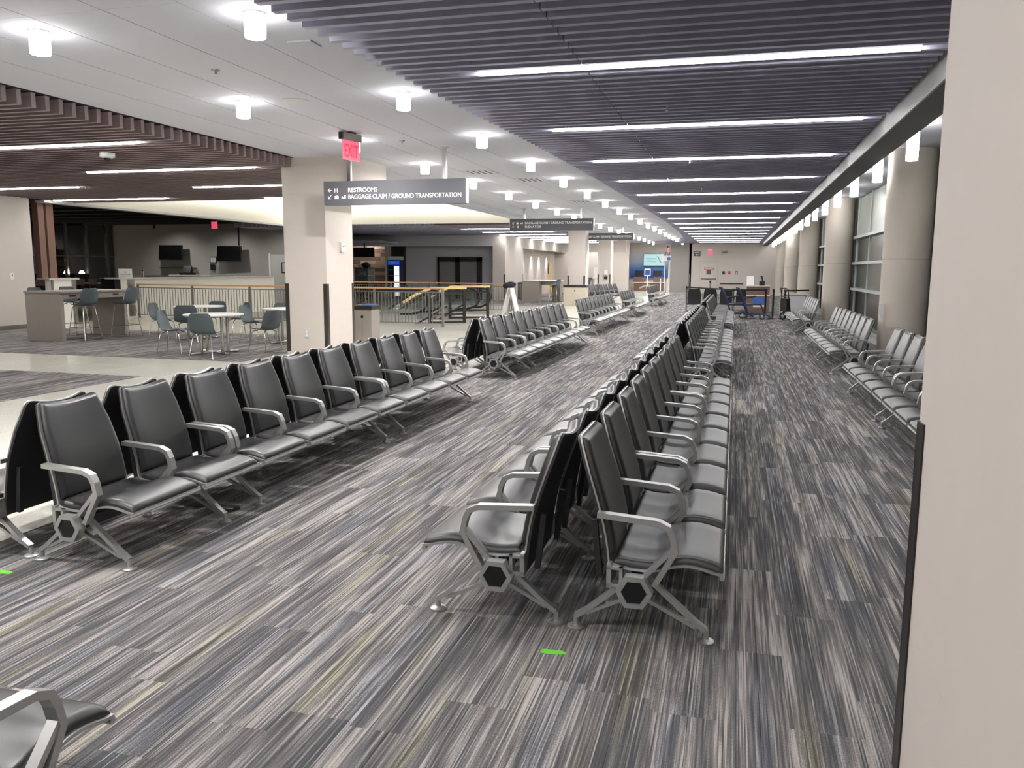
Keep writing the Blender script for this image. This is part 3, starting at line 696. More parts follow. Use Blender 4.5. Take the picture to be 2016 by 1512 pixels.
# ------------------------------------------------------------------ hanging signs
def icon(parent, kind, x, z, h, y):
    b = MB(); y1 = y - .003
    def pg(p): b.prism([(x + q[0] * h, z + q[1] * h) for q in p], y1, y)
    if kind == 'left':
        b.ribbon([(x + .95 * h, z + .5 * h), (x + .05 * h, z + .5 * h)], .17 * h, y1, y); b.ribbon([(x + .5 * h, z + .92 * h), (x + .05 * h, z + .5 * h), (x + .5 * h, z + .08 * h)], .17 * h, y1, y)
    elif kind == 'downleft':
        b.ribbon([(x + .85 * h, z + .92 * h), (x + .1 * h, z + .1 * h)], .17 * h, y1, y); b.ribbon([(x + .08 * h, z + .7 * h), (x + .08 * h, z + .08 * h), (x + .7 * h, z + .08 * h)], .17 * h, y1, y)
    elif kind == 'restroom':
        for c in (.18, .82):
            pg([(c + .1 * math.cos(a * PI / 4), .88 + .1 * math.sin(a * PI / 4)) for a in range(8)]); pg([(c - .16, .72), (c - .1, .3), (c - .07, .0), (c + .07, 0), (c + .1, .3), (c + .16, .72)])
        pg([(.48, 0), (.52, 0), (.52, 1), (.48, 1)])
    elif kind == 'bag':
        pg([(0, 0), (.2, 0), (.2, .72), (0, .72)]); pg([(.25, 0), (.75, 0), (.75, .72), (.25, .72)]); pg([(.8, 0), (1, 0), (1, .72), (.8, .72)])
        b.ribbon([(x + .33 * h, z + .72 * h), (x + .33 * h, z + .92 * h), (x + .67 * h, z + .92 * h), (x + .67 * h, z + .72 * h)], .1 * h, y1, y)
    elif kind == 'car':
        pg([(0, .12), (.55, .12), (.55, .4), (.42, .42), (.3, .62), (.12, .62), (.04, .4)]); pg([(.6, .12), (1.1, .12), (1.1, .9), (.68, .9), (.6, .5)]); pg([(.1, 0), (.24, 0), (.24, .12), (.1, .12)]); pg([(.75, 0), (.92, 0), (.92, .12), (.75, .12)])
    elif kind == 'lift': pg([(.2, 0), (.46, 0), (.46, 1), (.2, 1)]); pg([(.54, 0), (.8, 0), (.8, 1), (.54, 1)])
    b_ = b.mesh('icon', 'letter'); return obj('icon', fixn(b_), parent)
def hang_sign(label, x0, x1, y, z0, z1, poles, lines, name='hanging_sign'):
    t = thing(name, label, 'sign', ((x0 + x1) / 2, y, z0), 0, 'hanging wayfinding signs'); cx = (x0 + x1) / 2; W = (x1 - x0) / 2; H = z1 - z0
    MB().box(-W, W, -.06, .06, 0, H).build('sign_panel', 'sign_face', t)
    b = MB()
    b.box(W, W + .012, -.062, .062, 0, H).box(-W - .012, -W, -.062, .062, 0, H); b.build('edge_trim', 'aluminium', t)
    for px in poles:
        q = MB().box(px - cx - .03, px - cx + .03, -.03, .03, H, ZW - z0 - .01).build('pole', 'chrome', t)
        MB().box(px - cx - .055, px - cx + .055, -.055, .055, ZW - z0 - .01, ZW - z0).build('mounting_plate', 'aluminium', q)
    for (zr, hr, items, s, sx0, sx1) in lines:
        for kind, fx in items: icon(t, kind, -W + fx * 2 * W, zr * H, hr * H, -.0605)
        text(t, s, 'letter', -W + sx0 * 2 * W, -W + sx1 * 2 * W, zr * H, hr * H, -.0605)
    return t
hang_sign('grey hanging sign reading RESTROOMS above BAGGAGE CLAIM', -6.64, -4.17, 12.65, 2.63, 3.015, (-6.2, -4.54),
          [(.525, .185, (('left', .03), ('restroom', .075)), 'RESTROOMS', .178, .388), (.25, .185, (('downleft', .03), ('bag', .078), ('car', .128)), 'BAGGAGE CLAIM / GROUND TRANSPORTATION', .178, .97)])
hang_sign('grey hanging sign reading BAGGAGE CLAIM above ELEVATOR', -7.08, -4.37, 25.95, 2.82, 3.19, (-6.62, -4.77),
          [(.54, .2, (('downleft', .03), ('bag', .078), ('car', .128)), 'BAGGAGE CLAIM / GROUND TRANSPORTATION', .185, .98), (.22, .2, (('left', .03), ('lift', .085)), 'ELEVATOR', .185, .385)])
hang_sign('narrow hanging sign reading only BAGGAGE CLAIM further back', -7.35, -4.5, 37.4, 2.91, 3.22, (-6.6, -4.95),
          [(.36, .3, (('downleft', .03), ('bag', .078), ('car', .128)), 'BAGGAGE CLAIM / GROUND TRANSPORTATION', .185, .98)])

# exit signs
def edge_lit_exit(label, loc, rz, w=.34, h=.24, txt=True, k=1.0):
    t = thing('exit_sign', label, 'exit sign', loc, rz, 'red exit signs')
    MB().box(-.06, .06, -.05, .05, -.02, 0).build('canopy', 'black', t)
    MB().box(-w / 2 - .02, w / 2 + .02, -.035, .035, -.12, -.02).build('housing', 'steel', t)
    MB().box(-w / 2 - .04, -w / 2 - .02, -.035, .035, -.12, -.02).build('end_block', 'black', t)
    p = MB().box(-w / 2, w / 2, -.006, .006, -.12 - h, -.12).build('lit_panel', 'exit_pink', t)
    text(p, 'EXIT', 'exit_red', -w * .4, w * .4, -.12 - h * .85, h * .66, -.0065)
    b = text(p, 'EXIT', 'exit_red', -w * .4, w * .4, -.12 - h * .85, h * .66, -.0065); b.rotation_euler = (0, 0, PI)
    return t
edge_lit_exit('red edge-lit EXIT sign under the white ceiling near the hanging sign', (-5.36, 11.0, ZW), math.radians(76), .36, .27)
edge_lit_exit('small red EXIT sign above the dark bar', (-19.95, 28.7, 3.5), -.3, .36, .26)
edge_lit_exit('small red EXIT sign at the corner of the far recess', (-4.55, 58, 3.2), PI / 2 - .2, .3, .3)

# sprinklers, speaker, camera dome on the ceilings
for i, (x, y) in enumerate(((-.78, 9.23), (-.78, 13.72), (-.77, 18.42))):
    t = thing('sprinkler_head', '%s chrome sprinkler head hanging below the aisle slats' % ORD[i], 'sprinkler', (x, y, ZS - .06), 0, 'sprinkler heads')
    MB().cyl((0, 0, .02), (0, 0, .24), .008, 8).build('drop_pipe', 'chrome', t); MB().lathe([(.022, 0), (.022, .004), (.008, .008), (.008, .03), (.016, .032), (.016, .045)], n=14).build('deflector', 'chrome', t)
for i, (x, y) in enumerate(((-4.99, 7.31), (-4.95, 11.9))):
    t = thing('ceiling_sprinkler', '%s concealed sprinkler in the white ceiling panel' % ('nearer', 'further')[i], 'sprinkler', (x, y, ZW), 0, 'ceiling sprinklers')
    MB().lathe([(.04, -.006), (.045, 0)], n=18).build('escutcheon', 'chrome', t); MB().lathe([(.014, -.035), (.016, -.03), (.008, -.028), (.008, -.006)], n=12).build('deflector', 'steel', t)
t = thing('ceiling_speaker', 'round white speaker grille flush in the white ceiling', 'speaker', (-5.0, 8.83, ZW)); MB().lathe([(.15, -.008), (.17, -.004), (.17, 0)], n=32).build('grille', 'lightgrey', t)
t = thing('ceiling_hatch', 'small square access plate in the white ceiling', 'access plate', (-3.66, 6.66, ZW)); MB().box(-.11, .11, -.1, .1, -.012, 0).build('plate', 'ceiling_white', t)
t = thing('camera_dome', 'white security camera dome under the dining slats', 'camera', (-9.5, 11.0, ZS)); MB().lathe([(.06, -.075), (.11, -.06), (.11, 0)], n=24).build('base', 'white', t); MB().lathe([(0.0, -.125), (.03, -.118), (.05, -.1), (.058, -.076)], n=20).build('dome', 'black', t)
for i, (x, y) in enumerate(((-4.35, 17.6), (-5.0, 16.0), (-4.3, 23.5))):
    t = thing('ceiling_vent', '%s slotted air vent in the white ceiling' % ORD[i], 'vent', (x, y, ZW)); MB().box(-.3, .3, -.3, .3, -.01, 0).build('frame', 'ceiling_white', t)
    for q in range(4): MB().box(-.2 + .12 * q, -.2 + .12 * q + .03, -.26, .26, -.013, -.01).build('slot', 'joint', t)

# ------------------------------------------------------------------ dining area
CPROF = [(.215, .428), (.19, .438), (.10, .432), (-.06, .418), (-.15, .43), (-.205, .50), (-.235, .62), (-.258, .74), (-.268, .80)]
def shell_pt(s, t, off):
    u, z = lerp_prof(CPROF, s); nx, nz = nrm_prof(CPROF, s); q = 2 * t - 1
    wv = .17 + .065 * math.sin(PI * min(1, s / .5) / 2) if s < .5 else .235 - (.0 if s < .8 else .075 * ((s - .8) / .2) ** 2)
    nx, nz = (-nx, -nz) if nz < 0 and s < .3 else (nx, nz)
    e = q * q
    if s < .5: z += .035 * e
    else: u += .045 * e; z += .03 * e * max(0, 1 - (s - .5) * 4)
    return (u + nx * off, wv * q, z + nz * off)
CM = {'shell': fixn(MB().sheet(lambda s, t: shell_pt(s, t, 0), lambda s, t: shell_pt(s, t, -.008), lin_(18), lin_(10)).mesh('seat_shell', 'shell_teal'))}
for i, (sx, sy) in enumerate(((1, 1), (1, -1), (-1, 1), (-1, -1))):
    CM['leg%d' % i] = MB().tube([(.10 * sx, .09 * sy, .415), (.15 * sx, .15 * sy, .40), (.17 * sx, .17 * sy, .37), (.235 * sx, .225 * sy, .0)], .0085, 8).mesh('leg', 'chrome')
    CM['sleg%d' % i] = MB().tube([(.10 * sx, .09 * sy, .745), (.14 * sx, .14 * sy, .73), (.155 * sx, .155 * sy, .70), (.245 * sx, .235 * sy, .0)], .009, 8).mesh('leg', 'chrome')
CM['foot_ring'] = MB().tube([(.212, .203, .27), (.212, -.203, .27), (-.212, -.203, .27), (-.212, .203, .27)], .008, 8, closed=True).mesh('foot_ring', 'chrome')
CM['base_ring'] = MB().tube([(.245, .235, .01), (.245, -.235, .01), (-.245, -.235, .01), (-.245, .235, .01)], .008, 8, closed=True).mesh('base_ring', 'chrome')
def shell_chair(label, x, y, rz, stool=False, group='teal shell dining chairs'):
    t = thing('bar_stool' if stool else 'dining_chair', label, 'stool' if stool else 'chair', (x, y, 0.002), rz, group)
    obj('seat_shell', CM['shell'], t, (0, 0, .33 if stool else 0))
    for i in range(4): obj('leg', CM[('sleg%d' if stool else 'leg%d') % i], t)
    if stool: obj('foot_ring', CM['foot_ring'], t); obj('base_ring', CM['base_ring'], t)
    return t
def round_table(label, x, y, r=.54):
    t = thing('round_table', label, 'table', (x, y, 0.002), 0, 'round dining tables')
    MB().lathe([(r - .012, .712), (r, .718), (r, .735), (r - .006, .74)], n=48).build('tabletop', 'table_white', t)
    for a in range(4):
        A = PI / 4 + a * PI / 2 + .35; c, s_ = math.cos(A), math.sin(A)
        q = MB().cyl((c * .27, s_ * .27, .03), (c * .27, s_ * .27, .712), .028, 14).build('post', 'chrome', t)
        MB().tube([(0, 0, .03), (c * .27, s_ * .27, .03), (c * .48, s_ * .48, .018)], .022, 10).build('foot_bar', 'chrome', t)
    return t
round_table('round white dining table nearest the tiled walkway', -9.35, 13.3); round_table('round white dining table furthest left by the railing', -11.62, 16.0)
round_table('round white dining table half hidden by the column', -9.2, 15.75)
shell_chair('teal shell chair at the left side of the nearest round table', -10.05, 13.05, .25); shell_chair('teal shell chair with its back to the camera at the nearest table', -9.03, 12.62, PI / 2 + .12)
shell_chair('teal shell chair at the right side of the nearest round table', -8.62, 13.85, PI - .25)
shell_chair('teal shell chair in front of the furthest left round table', -11.35, 15.2, PI / 2 + .55); shell_chair('teal shell chair left of the furthest left round table', -12.4, 15.75, .2)
shell_chair('teal shell chair behind the furthest left round table', -11.85, 16.85, -PI / 2 + .1); shell_chair('teal shell chair right of the furthest left round table', -10.95, 16.5, PI + .9)
shell_chair('teal shell chair left of the column-hidden round table', -9.95, 15.55, .05); shell_chair('teal shell chair behind the column-hidden round table', -9.85, 16.65, -.95)
shell_chair('teal shell chair right of the column-hidden round table', -8.5, 15.6, PI)
# high communal table
t = thing('high_table', 'tall grey laminate communal table with power outlets beside the left wall', 'table', (-14.4, 14.5, 0.002))
MB().cbox(-.5, .5, -.02, 2.06, 1.03, 1.07).build('tabletop', 'laminate', t)
for y in (0, 1.9): MB().box(-.48, .44, y, y + .1, 0, 1.03).build('end_panel', 'laminate', t)
MB().box(.42, .445, .1, 1.9, .9, 1.03).build('apron', 'laminate', t)
for y in (.35, 1.65):
    q = MB().box(.444, .452, y - .09, y + .09, .945, .985).build('power_outlet', 'black', t)
shell_chair('teal bar stool at the near right side of the tall table', -13.82, 15.0, PI - .1, True, 'teal bar stools'); shell_chair('teal bar stool at the far right side of the tall table', -13.62, 16.05, PI + .05, True, 'teal bar stools')
shell_chair('teal bar stool at the near left side of the tall table', -15.1, 15.2, .05, True, 'teal bar stools'); shell_chair('teal bar stool at the far left side of the tall table', -15.1, 16.1, -.1, True, 'teal bar stools')
t = thing('wall_switch', 'small white switch plate on the left beige wall', 'switch', (-17.8, 17.0, 1.35)); MB().box(0, .012, -.05, .05, -.08, .08).build('plate', 'white', t); MB().box(.012, .018, -.015, .015, .0, .04).build('button', 'black', t)

# railings ----------------------------------------------------------
bal = MB().box(-.007, .007, -.007, .007, .10, .94).mesh('baluster', 'rail_grey')
def railing(label, p0, p1, posts=2.0, pitch=.105, top='wood_rail', start=True):
    d = Vector((p1[0] - p0[0], p1[1] - p0[1])); L = d.length; rz = math.atan2(d.y, d.x)
    t = thing('railing', label, 'railing', (p0[0], p0[1], 0), rz)
    MB().cbox(-.03, L + .03, -.035, .035, 1.03, 1.075, .008).build('handrail', top, t)
    MB().box(0, L, -.015, .015, .94, .965).build('top_bar', 'rail_grey', t); MB().box(0, L, -.015, .015, .08, .105).build('bottom_bar', 'rail_grey', t)
    n = max(1, round(L / posts))
    for i in range(n + 1):
        x = L * i / n; q = MB().box(x - .03, x + .03, -.025, .025, 0, 1.03).build('post', 'rail_grey', t); MB().box(x - .06, x + .06, -.05, .05, 0, .012).build('base_plate', 'rail_grey', q)
    m = int(L / pitch)
    for i in range(1, m): obj('baluster', bal, t, (L * i / m, 0, 0))
    return t
railing('wood topped railing between the dining tables and the escalators', (-18.32, 22.2), (-7.74, 21.35))
railing('wood topped railing along the far side of the escalators', (-14.8, 30.3), (-7.8, 29.2))
railing('short railing at the far right corner of the escalator opening', (-7.8, 29.1), (-7.8, 28.1))

# escalators --------------------------------------------------------
def escalator(label, y0, y1, xn):
    t = thing('escalator', label, 'escalator', (xn, (y0 + y1) / 2, 0)); W = (y1 - y0) / 2
    xf = -1.9; sl = math.tan(math.radians(30)); xe = -8.0
    zf = lambda x: 0 if x > xf else (x - xf) * sl
    for s in (-1, 1):
        y = s * (W - .1)
        poly = [(-.38, .30), (-.12, .42), (-.02, .58), (-.06, .76), (-.2, .88), (-.45, .93), (xf, .93), (xe, .93 + zf(xe)), (xe, .30 + zf(xe)), (xf, .30)]
        g = MB().prism(poly, y - .008, y + .008); obj('glass_panel', fixn(g.mesh('glass_panel', 'glass_clear')), t)
        pts = [(-.95, y, .24), (-.4, y, .27), (-.14, y, .38), (-.02, y, .58), (-.06, y, .78), (-.2, y, .90), (-.45, y, .955), (xf + .25, y, .955), (xf - .25, y, .90), (xe, y, .955 + zf(xe))]
        MB().tube(pts, .035, 10).build('handrail', 'rubber', t)
        sk = MB().prism([(-.9, .0), (-.9, .26), (-.45, .30), (xf, .30), (xe, .30 + zf(xe)), (xe, -.15 + zf(xe)), (xf, -.05)], y - .05, y + .05); obj('skirt', fixn(sk.mesh('skirt', 'lightgrey')), t)
        ty = s * (W - .03); tr = MB().prism([(-.5, .285), (xf, .285), (xe, .285 + zf(xe)), (xe, .31 + zf(xe)), (xf, .31), (-.5, .31)], min(y + s * .05, ty + s * .06), max(y + s * .05, ty + s * .06)); obj('deck_trim', fixn(tr.mesh('deck_trim', 'aluminium')), t)
    MB().box(-1.4, .1, -W + .16, W - .16, .0, .012).build('landing_plate', 'lightgrey', t)
    for i in range(15):
        x = xf + .3 - .4 * i; z = min(0, zf(x - .2))
        q = MB().box(x - .4, x, -W + .16, W - .16, z - .22, z).build('step', 'wall_grey', t)
    return t
escalator('nearer glass-sided escalator going down to the left', 22.85, 24.3, -8.77); escalator('further glass-sided escalator going down to the left', 26.25, 27.75, -8.22)
def guard_frame(label, x0, x1, y, rz):
    t = thing('guard_frame', label, 'guard rail', (x1, y, 0), rz, 'escalator guard frames'); L = x0 - x1
    for x in (L, L * .15 if False else 0):
        MB().box(x - .04, x + .04, -.03, .03, 0, 1.0).build('post', 'guard_dark', t)
    for z in (.03, .26, .86): MB().box(L, 0, -.022, .022, z - .025, z + .025).build('cross_bar', 'guard_dark', t)
    obj('brace', fixn(MB().ribbon([(L - .9, -.25), (L + .1, .25), (L + .55, .5)], .05, -.015, .015).mesh('brace', 'guard_dark')), t)
    obj('wood_cap', fixn(MB().ribbon([(.06, 1.03), (L + .05, 1.03), (L - .4, .86), (L - .8, .62)], .06, -.05, .05).mesh('wood_cap', 'wood_pale')), t)
guard_frame('black guard frame with pale wood cap beside the nearer escalator', -8.85, -7.77, 23.29, .67); guard_frame('black guard frame with pale wood cap beside the further escalator', -9.15, -7.81, 25.84, .74)
# wet-floor board with coat
t = thing('folding_stand', 'white folding sign stand at the railing corner with a dark jacket', 'stand', (-7.55, 27.75, 0))
obj('board', fixn(MB().prism([(-.28, .0), (-.24, .0), (-.02, .95), (-.05, .95)], -.24, .24).mesh('board', 'white')), t); obj('board', fixn(MB().prism([(.24, 0), (.28, 0), (.05, .95), (.02, .95)], -.24, .24).mesh('board', 'white')), t)
def blob(cx, cy, cz, rx, ry, rz_, n=14, m=8, seed=1, amp=.18):
    rd = random.Random(seed); b = MB(); vs_ = []
    ph = [rd.uniform(0, 6) for _ in range(6)]
    for i in range(m + 1):
        th = PI * i / m
        for k in range(n):
            a = 2 * PI * k / n; q = 1 + amp * (math.sin(3 * a + ph[0] + th) * .5 + math.sin(2 * th + 2 * a + ph[1]) * .5)
            vs_.append((cx + rx * q * math.sin(th) * math.cos(a), cy + ry * q * math.sin(th) * math.sin(a), cz + rz_ * q * math.cos(th)))
    fs = [(i * n + k, i * n + (k + 1) % n, (i + 1) * n + (k + 1) % n, (i + 1) * n + k) for i in range(m) for k in range(n)]
    b.add(vs_, fs, True); return fixn(b.mesh('cloth'))
me = blob(0, 0, 0, .24, .2, .1, seed=4, amp=.35); me.materials.append(M['navy_cloth'])
tag(obj('jacket', me, None, (-7.6, 27.75, 1.03)), 'dark navy jacket bundled over the white folding stand', 'jacket')
# recycling bin beside the column
def bin_cab(label, x, y, w=.42, d=.42, h=.83, body='laminate', lid='guard_dark', two=True):
    t = thing('recycling_bin', label, 'bin', (x, y, 0))
    MB().cbox(-w / 2, w / 2, -d / 2, d / 2, 0, h - .1).build('body', body, t)
    for s in (-1, 1): MB().box(min(0.004 * s, s * (w / 2 - .01)), max(.004 * s, s * (w / 2 - .01)), -d / 2 - .008, -d / 2, .03, h - .13).build('door', body, t)
    MB().cbox(-w / 2 - .01, w / 2 + .01, -d / 2 - .01, d / 2 + .01, h - .1, h, .02).build('lid', lid, t)
    MB().box(.0, w / 2 - .02, -d / 2 + .02, d / 2 - .05, h, h + .012).build('blue_insert', 'blue', t)
    em = MB().lathe([(.03, 0), (.03, .01)], n=16).build('emblem', 'black', t, (0, -d / 2 - .008, h - .25)); em.rotation_euler = (PI / 2, 0, 0)
bin_cab('grey laminate recycling bin with a blue lid beside the square column', -7.59, 16.15, .42, .42)
bin_cab('beige recycling cabinet with a blue insert before the mid column', -6.73, 35.6, 1.0, .55, .92, 'laminate_light', 'guard_dark')

# ------------------------------------------------------------------ bar
t = thing('bar_counter', 'cream half wall with speckled granite top enclosing the bar', 'counter', (-18.55, 21.6, 0))
MB().box(-.12, .08, .0, 8.9, 0, 1.22).build('half_wall', 'cream', t); MB().box(-.35, .16, -.15, 8.85, 1.22, 1.27).build('granite_top', 'granite', t)
MB().box(-.1, .1, -.02, .0, 0, 1.22).build('end_trim', 'steel', t); MB().box(.08, .092, .32, .62, 0.05, 1.22).build('corner_trim', 'steel', t)
t = thing('bar_return', 'short cream half wall with granite top beside the wood fins', 'counter', (-18.0, 18.35, 0))
MB().box(-.12, .08, 0, .72, 0, 1.24).build('half_wall', 'cream', t); MB().box(-.3, .14, -.1, .95, 1.24, 1.29).build('granite_top', 'granite', t); MB().box(-.1, .1, .72, .86, 0, 1.24).build('end_trim', 'steel', t); MB().box(.08, .1, 0, .07, 0, 1.24).build('side_trim', 'steel', t)
for i, (a, b_) in enumerate(((18.28, 18.48), (18.56, 18.8))):
    t = MB().box(-18.32, -18.12, a, b_, 1.29, 3.6).build('wood_fin', 'wood_fin'); tag(t, '%s tall brown wood fin standing at the bar entrance' % ('left', 'right')[i], 'wood post', 'wood fins')
def tv(label, x, y, z, w, h, rz, m='screen_off', pole=None, tilt=0):
    t = thing('television', label, 'screen', (x, y, z), rz)
    p = MB().cbox(-w / 2, w / 2, -.03, .03, -h / 2, h / 2, .006).build('bezel', 'black', t); MB().box(-w / 2 + .02, w / 2 - .02, -.034, -.03, -h / 2 + .02, h / 2 - .02).build('screen', m, t)
    MB().box(-.1, .1, .03, pole or .43, -.1, .1).build('mount', 'black', t)
    for o in t.children: o.rotation_euler = (tilt, 0, 0)
    return t
tv('black wall television at the left over the bar', -25.75, 33.55, 2.28, 1.24, .70, .05, tilt=-.12); tv('black wall television at the right over the bar', -22.6, 33.55, 2.23, 1.24, .71, .05, tilt=-.12)
t = thing('conduit', 'thin black conduit running up from the right bar television', 'conduit', (-22.35, 33.96, 2.6)); MB().box(-.02, .02, -.03, .03, 0, 1.1).build('pipe', 'black', t)
t = thing('back_bar', 'dark back bar cabinet with a pale worktop under the televisions', 'cabinet', (-24.5, 33.4, 0)); MB().box(-3.2, 3.2, -.3, .55, 0, 1.18).build('body', 'wall_dark_grey', t); MB().box(-1.0, 1.2, -.4, .55, 1.2, 1.25).build('worktop', 'lightgrey', t); MB().box(-2.5, 2.8, -.35, .55, 1.18, 1.2).build('ledge', 'black', t)
t = thing('wall_shelf', 'dark wall shelf under the left bar television', 'shelf', (-25.6, 33.8, 1.55)); MB().box(-.9, .9, -.15, .18, 0, .04).build('board', 'black', t)
t = thing('cash_register', 'black cash register on the back bar', 'cash register', (-24.7, 33.3, 1.25)); MB().box(-.3, .3, -.2, .2, 0, .1).build('drawer', 'black', t); obj('display', fixn(MB().prism([(-.12, .1), (.12, .1), (.06, .42), (.02, .42)], -.22, .22, 'x').mesh('display', 'black')), t)
t = thing('framed_notice', 'small black framed notice on the bar wall', 'frame', (-23.75, 33.97, 1.95)); MB().box(-.18, .18, -.02, 0, -.15, .15).build('frame', 'black', t); MB().box(-.14, .14, -.025, -.02, -.11, .11).build('print', 'lightgrey', t)
t = thing('towel_dispenser', 'black dispenser hanging under the framed notice', 'dispenser', (-23.75, 33.95, 1.6)); MB().cbox(-.1, .1, -.12, .04, -.14, .14, .02).build('body', 'black', t)
for i, (x, q) in enumerate(((-26.6, 'left'), (-25.9, 'right'))):
    t = thing('beer_tap', '%s chrome beer tap tower behind the granite counter' % q, 'tap', (x + 3.4, 27.6, 1.16)); MB().cyl((0, 0, 0), (0, 0, .34), .05, 14).build('tower', 'chrome', t); MB().cyl((.0, -.03, .26), (.1, -.1, .3), .014, 8).build('spout', 'chrome', t)
t = thing('tap_counter', 'dark inner counter carrying the beer taps', 'counter', (-22.9, 27.6, 0)); MB().box(-1.3, 1.3, -.35, .35, 0, 1.14).build('body', 'black', t); MB().box(-1.35, 1.35, -.4, .4, 1.14, 1.16).build('top', 'granite', t)
t = thing('counter_notice', 'white NO ALCOHOL notice standing on the granite counter', 'notice', (-18.55, 21.95, 1.27), math.radians(38)); MB().box(-.26, .26, -.01, .01, 0, .36).build('sheet', 'paper', t); t.scale = (.75, .75, .75)
text(t, 'NO', 'black', -.06, .06, .2, .05, -.0105); text(t, 'ALCOHOL', 'black', -.2, .2, .11, .05, -.0105); MB().box(-.2, .2, -.0115, -.0105, .05, .065).build('print_line', 'black', t)
d1 = struct(obj('door_1', None, None, (-20.2, 33.98, 0))); d1['label'] = 'grey service door with round-cornered window at the bar end'
MB().box(-.5, .6, -.04, .0, 0, 2.2).build('leaf', 'lightgrey', d1); MB().box(.05, .4, -.06, -.04, 1.35, 1.85).build('window_rim', 'black', d1); MB().box(.1, .35, -.065, -.06, 1.4, 1.8).build('window_glass', 'lightgrey', d1); MB().box(-.58, -.5, -.08, 0, 0, 2.25).build('frame', 'white', d1)
# tables, chairs and lamps inside the bar
for i in range(3):
    y = 26.6 + 2.1 * i; t = thing('bar_table', '%s bar table with wood chairs by the dark windows' % ORD[i], 'table', (-27.3, y, 0)); MB().box(-.6, .6, -.4, .4, .86, .9).build('tabletop', 'table_white', t); MB().cyl((0, 0, 0), (0, 0, .86), .04, 12).build('pedestal', 'black', t); MB().lathe([(.3, 0), (.28, .02), (.04, .03)], n=20).build('base', 'black', t)
    for s in (-1, 1):
        c = thing('bar_chair', 'brown wood backed chair at the %s bar table, %s side' % (ORD[i], 'near' if s < 0 else 'far'), 'chair', (-26.4, y + .35 * s, 0), PI)
        MB().cbox(-.2, .2, -.2, .2, .6, .64).build('seat', 'wood_fin', c); MB().cbox(-.22, -.18, -.22, .22, .85, 1.1).build('backrest', 'wood_fin', c)
        for a in (-1, 1):
            for b_ in (-1, 1): MB().box(a * .18 - .015, a * .18 + .015, b_ * .18 - .015, b_ * .18 + .015, 0, .6 if a > 0 else .86).build('leg', 'black', c)
    t = thing('table_lamp', '%s small glowing lamp on the ledge by the dark windows' % ORD[i], 'lamp', (-28.9, y + .6, .0)); MB().box(-.15, .15, -.3, .3, 0, 1.28).build('pedestal', 'black', t); MB().lathe([(.10, 1.28), (.12, 1.32), (.06, 1.42)], n=16).build('shade', 'glow_lamp', t)

# ------------------------------------------------------------------ snack shop beyond the escalators
ws = struct(obj('wall_shop_wood', None)); ws['label'] = 'plank-clad wall of the snack shop'
rd = random.Random(3)
for i, cc_ in enumerate(((176, 150, 122), (120, 90, 70), (150, 128, 108), (96, 78, 66))): mat('plank_%d' % i, rgb(*cc_), .6, noise=(2, 2, 30, .2))
for j in range(15):
    x = -20.4 - rd.uniform(0, .5)
    while x < -17.95:
        wv = rd.uniform(.5, 1.1); MB().box(max(x, -20.5), min(x + wv - .006, -17.95), 41.3 - rd.uniform(0, .012), 41.4, .02 + j * .2, .214 + j * .2).build('plank', 'plank_%d' % rd.randrange(4), ws); x += wv
wall('wall_shop_side', 'wall_beige', -17.95, -17.85, 40.6, 41.4, 0, 2.8)
wall('wall_shop_dark', 'guard_dark', -17.85, -17.1, 41.2, 41.4, 0, 2.75)
wall('wall_shop_left', 'wall_dark_grey', -20.7, -20.5, 34.4, 41.5, 0, 3.5)
t = thing('drinks_fridge', 'tall blue topped drinks fridge with lit glass door', 'fridge', (-17.46, 40.85, 0))
MB().box(-.34, .34, -.25, .3, 0, 2.02).build('body', 'navy', t); MB().box(-.34, .34, -.27, .3, 2.04, 2.22).build('top_panel', 'white', t); q = MB().box(-.32, .32, -.27, -.25, 1.78, 2.0).build('light_box', 'fridge_blue', t)
MB().cbox(-.13, .13, -.275, -.27, 1.85, 1.93, .002).build('wordmark', 'letter', q)
for s in (-1, 1):
    q = MB().box(min(s * .02, s * .3), max(s * .02, s * .3), -.262, -.25, .15, 1.72).build('door', 'fridge_lit' if s > 0 else 'pane_dark', t)
    for z in (.5, .85, 1.2, 1.5): MB().box(min(s * .03, s * .29), max(s * .03, s * .29), -.27, -.262, z, z + .03).build('shelf', 'lightgrey', q)
tq = tv('black menu television hanging in the snack shop', -19.0, 40.25, 2.43, 1.2, .52, 0, pole=.1); MB().box(-.03, .03, .04, .1, .1, .47).build('drop_pole', 'black', tq)
linear_light(-20.3, -18.6, 40.9, 'bright strip light above the snack shop counter', 'shop strip lights', 2.85)
t = thing('display_case', 'glass fronted snack display case behind the far railing', 'display case', (-18.9, 39.3, 0)); MB().box(-1.2, .75, -.4, .4, 0, .95).build('base', 'black', t); MB().box(-1.2, .75, -.42, -.4, .96, 1.6).build('front_glass', 'glass_case', t); MB().box(-1.2, .75, -.4, .4, 1.6, 1.63).build('top', 'black', t); MB().box(-.05, 0, -.43, -.42, .95, 1.6).build('mullion', 'white', t); MB().box(-1.15, .7, -.3, .35, 1.2, 1.22).build('shelf', 'white', t); MB().box(-1.2, .75, .38, .4, .95, 1.6).build('back', 'lightgrey', t)
for i in range(4):
    x = -19.95 + i * .42; t = thing('snack_box', '%s stacked snack box in the display case from the left' % ORD[i], 'box', (x, 39.4, 1.22)); MB().cbox(-.12, .12, -.1, .1, 0, .22).build('carton', ('wood_fin', 'white', 'red_print', 'lightgrey')[i], t); MB().box(-.1, .1, -.102, -.1, .06, .14).build('print', 'paper', t)
me = blob(0, 0, 0, .22, .2, .13, seed=9); me.materials.append(M['black']); tag(obj('bag', me, None, (-18.45, 39.3, 1.77)), 'black bag lying on top of the snack display case', 'bag')
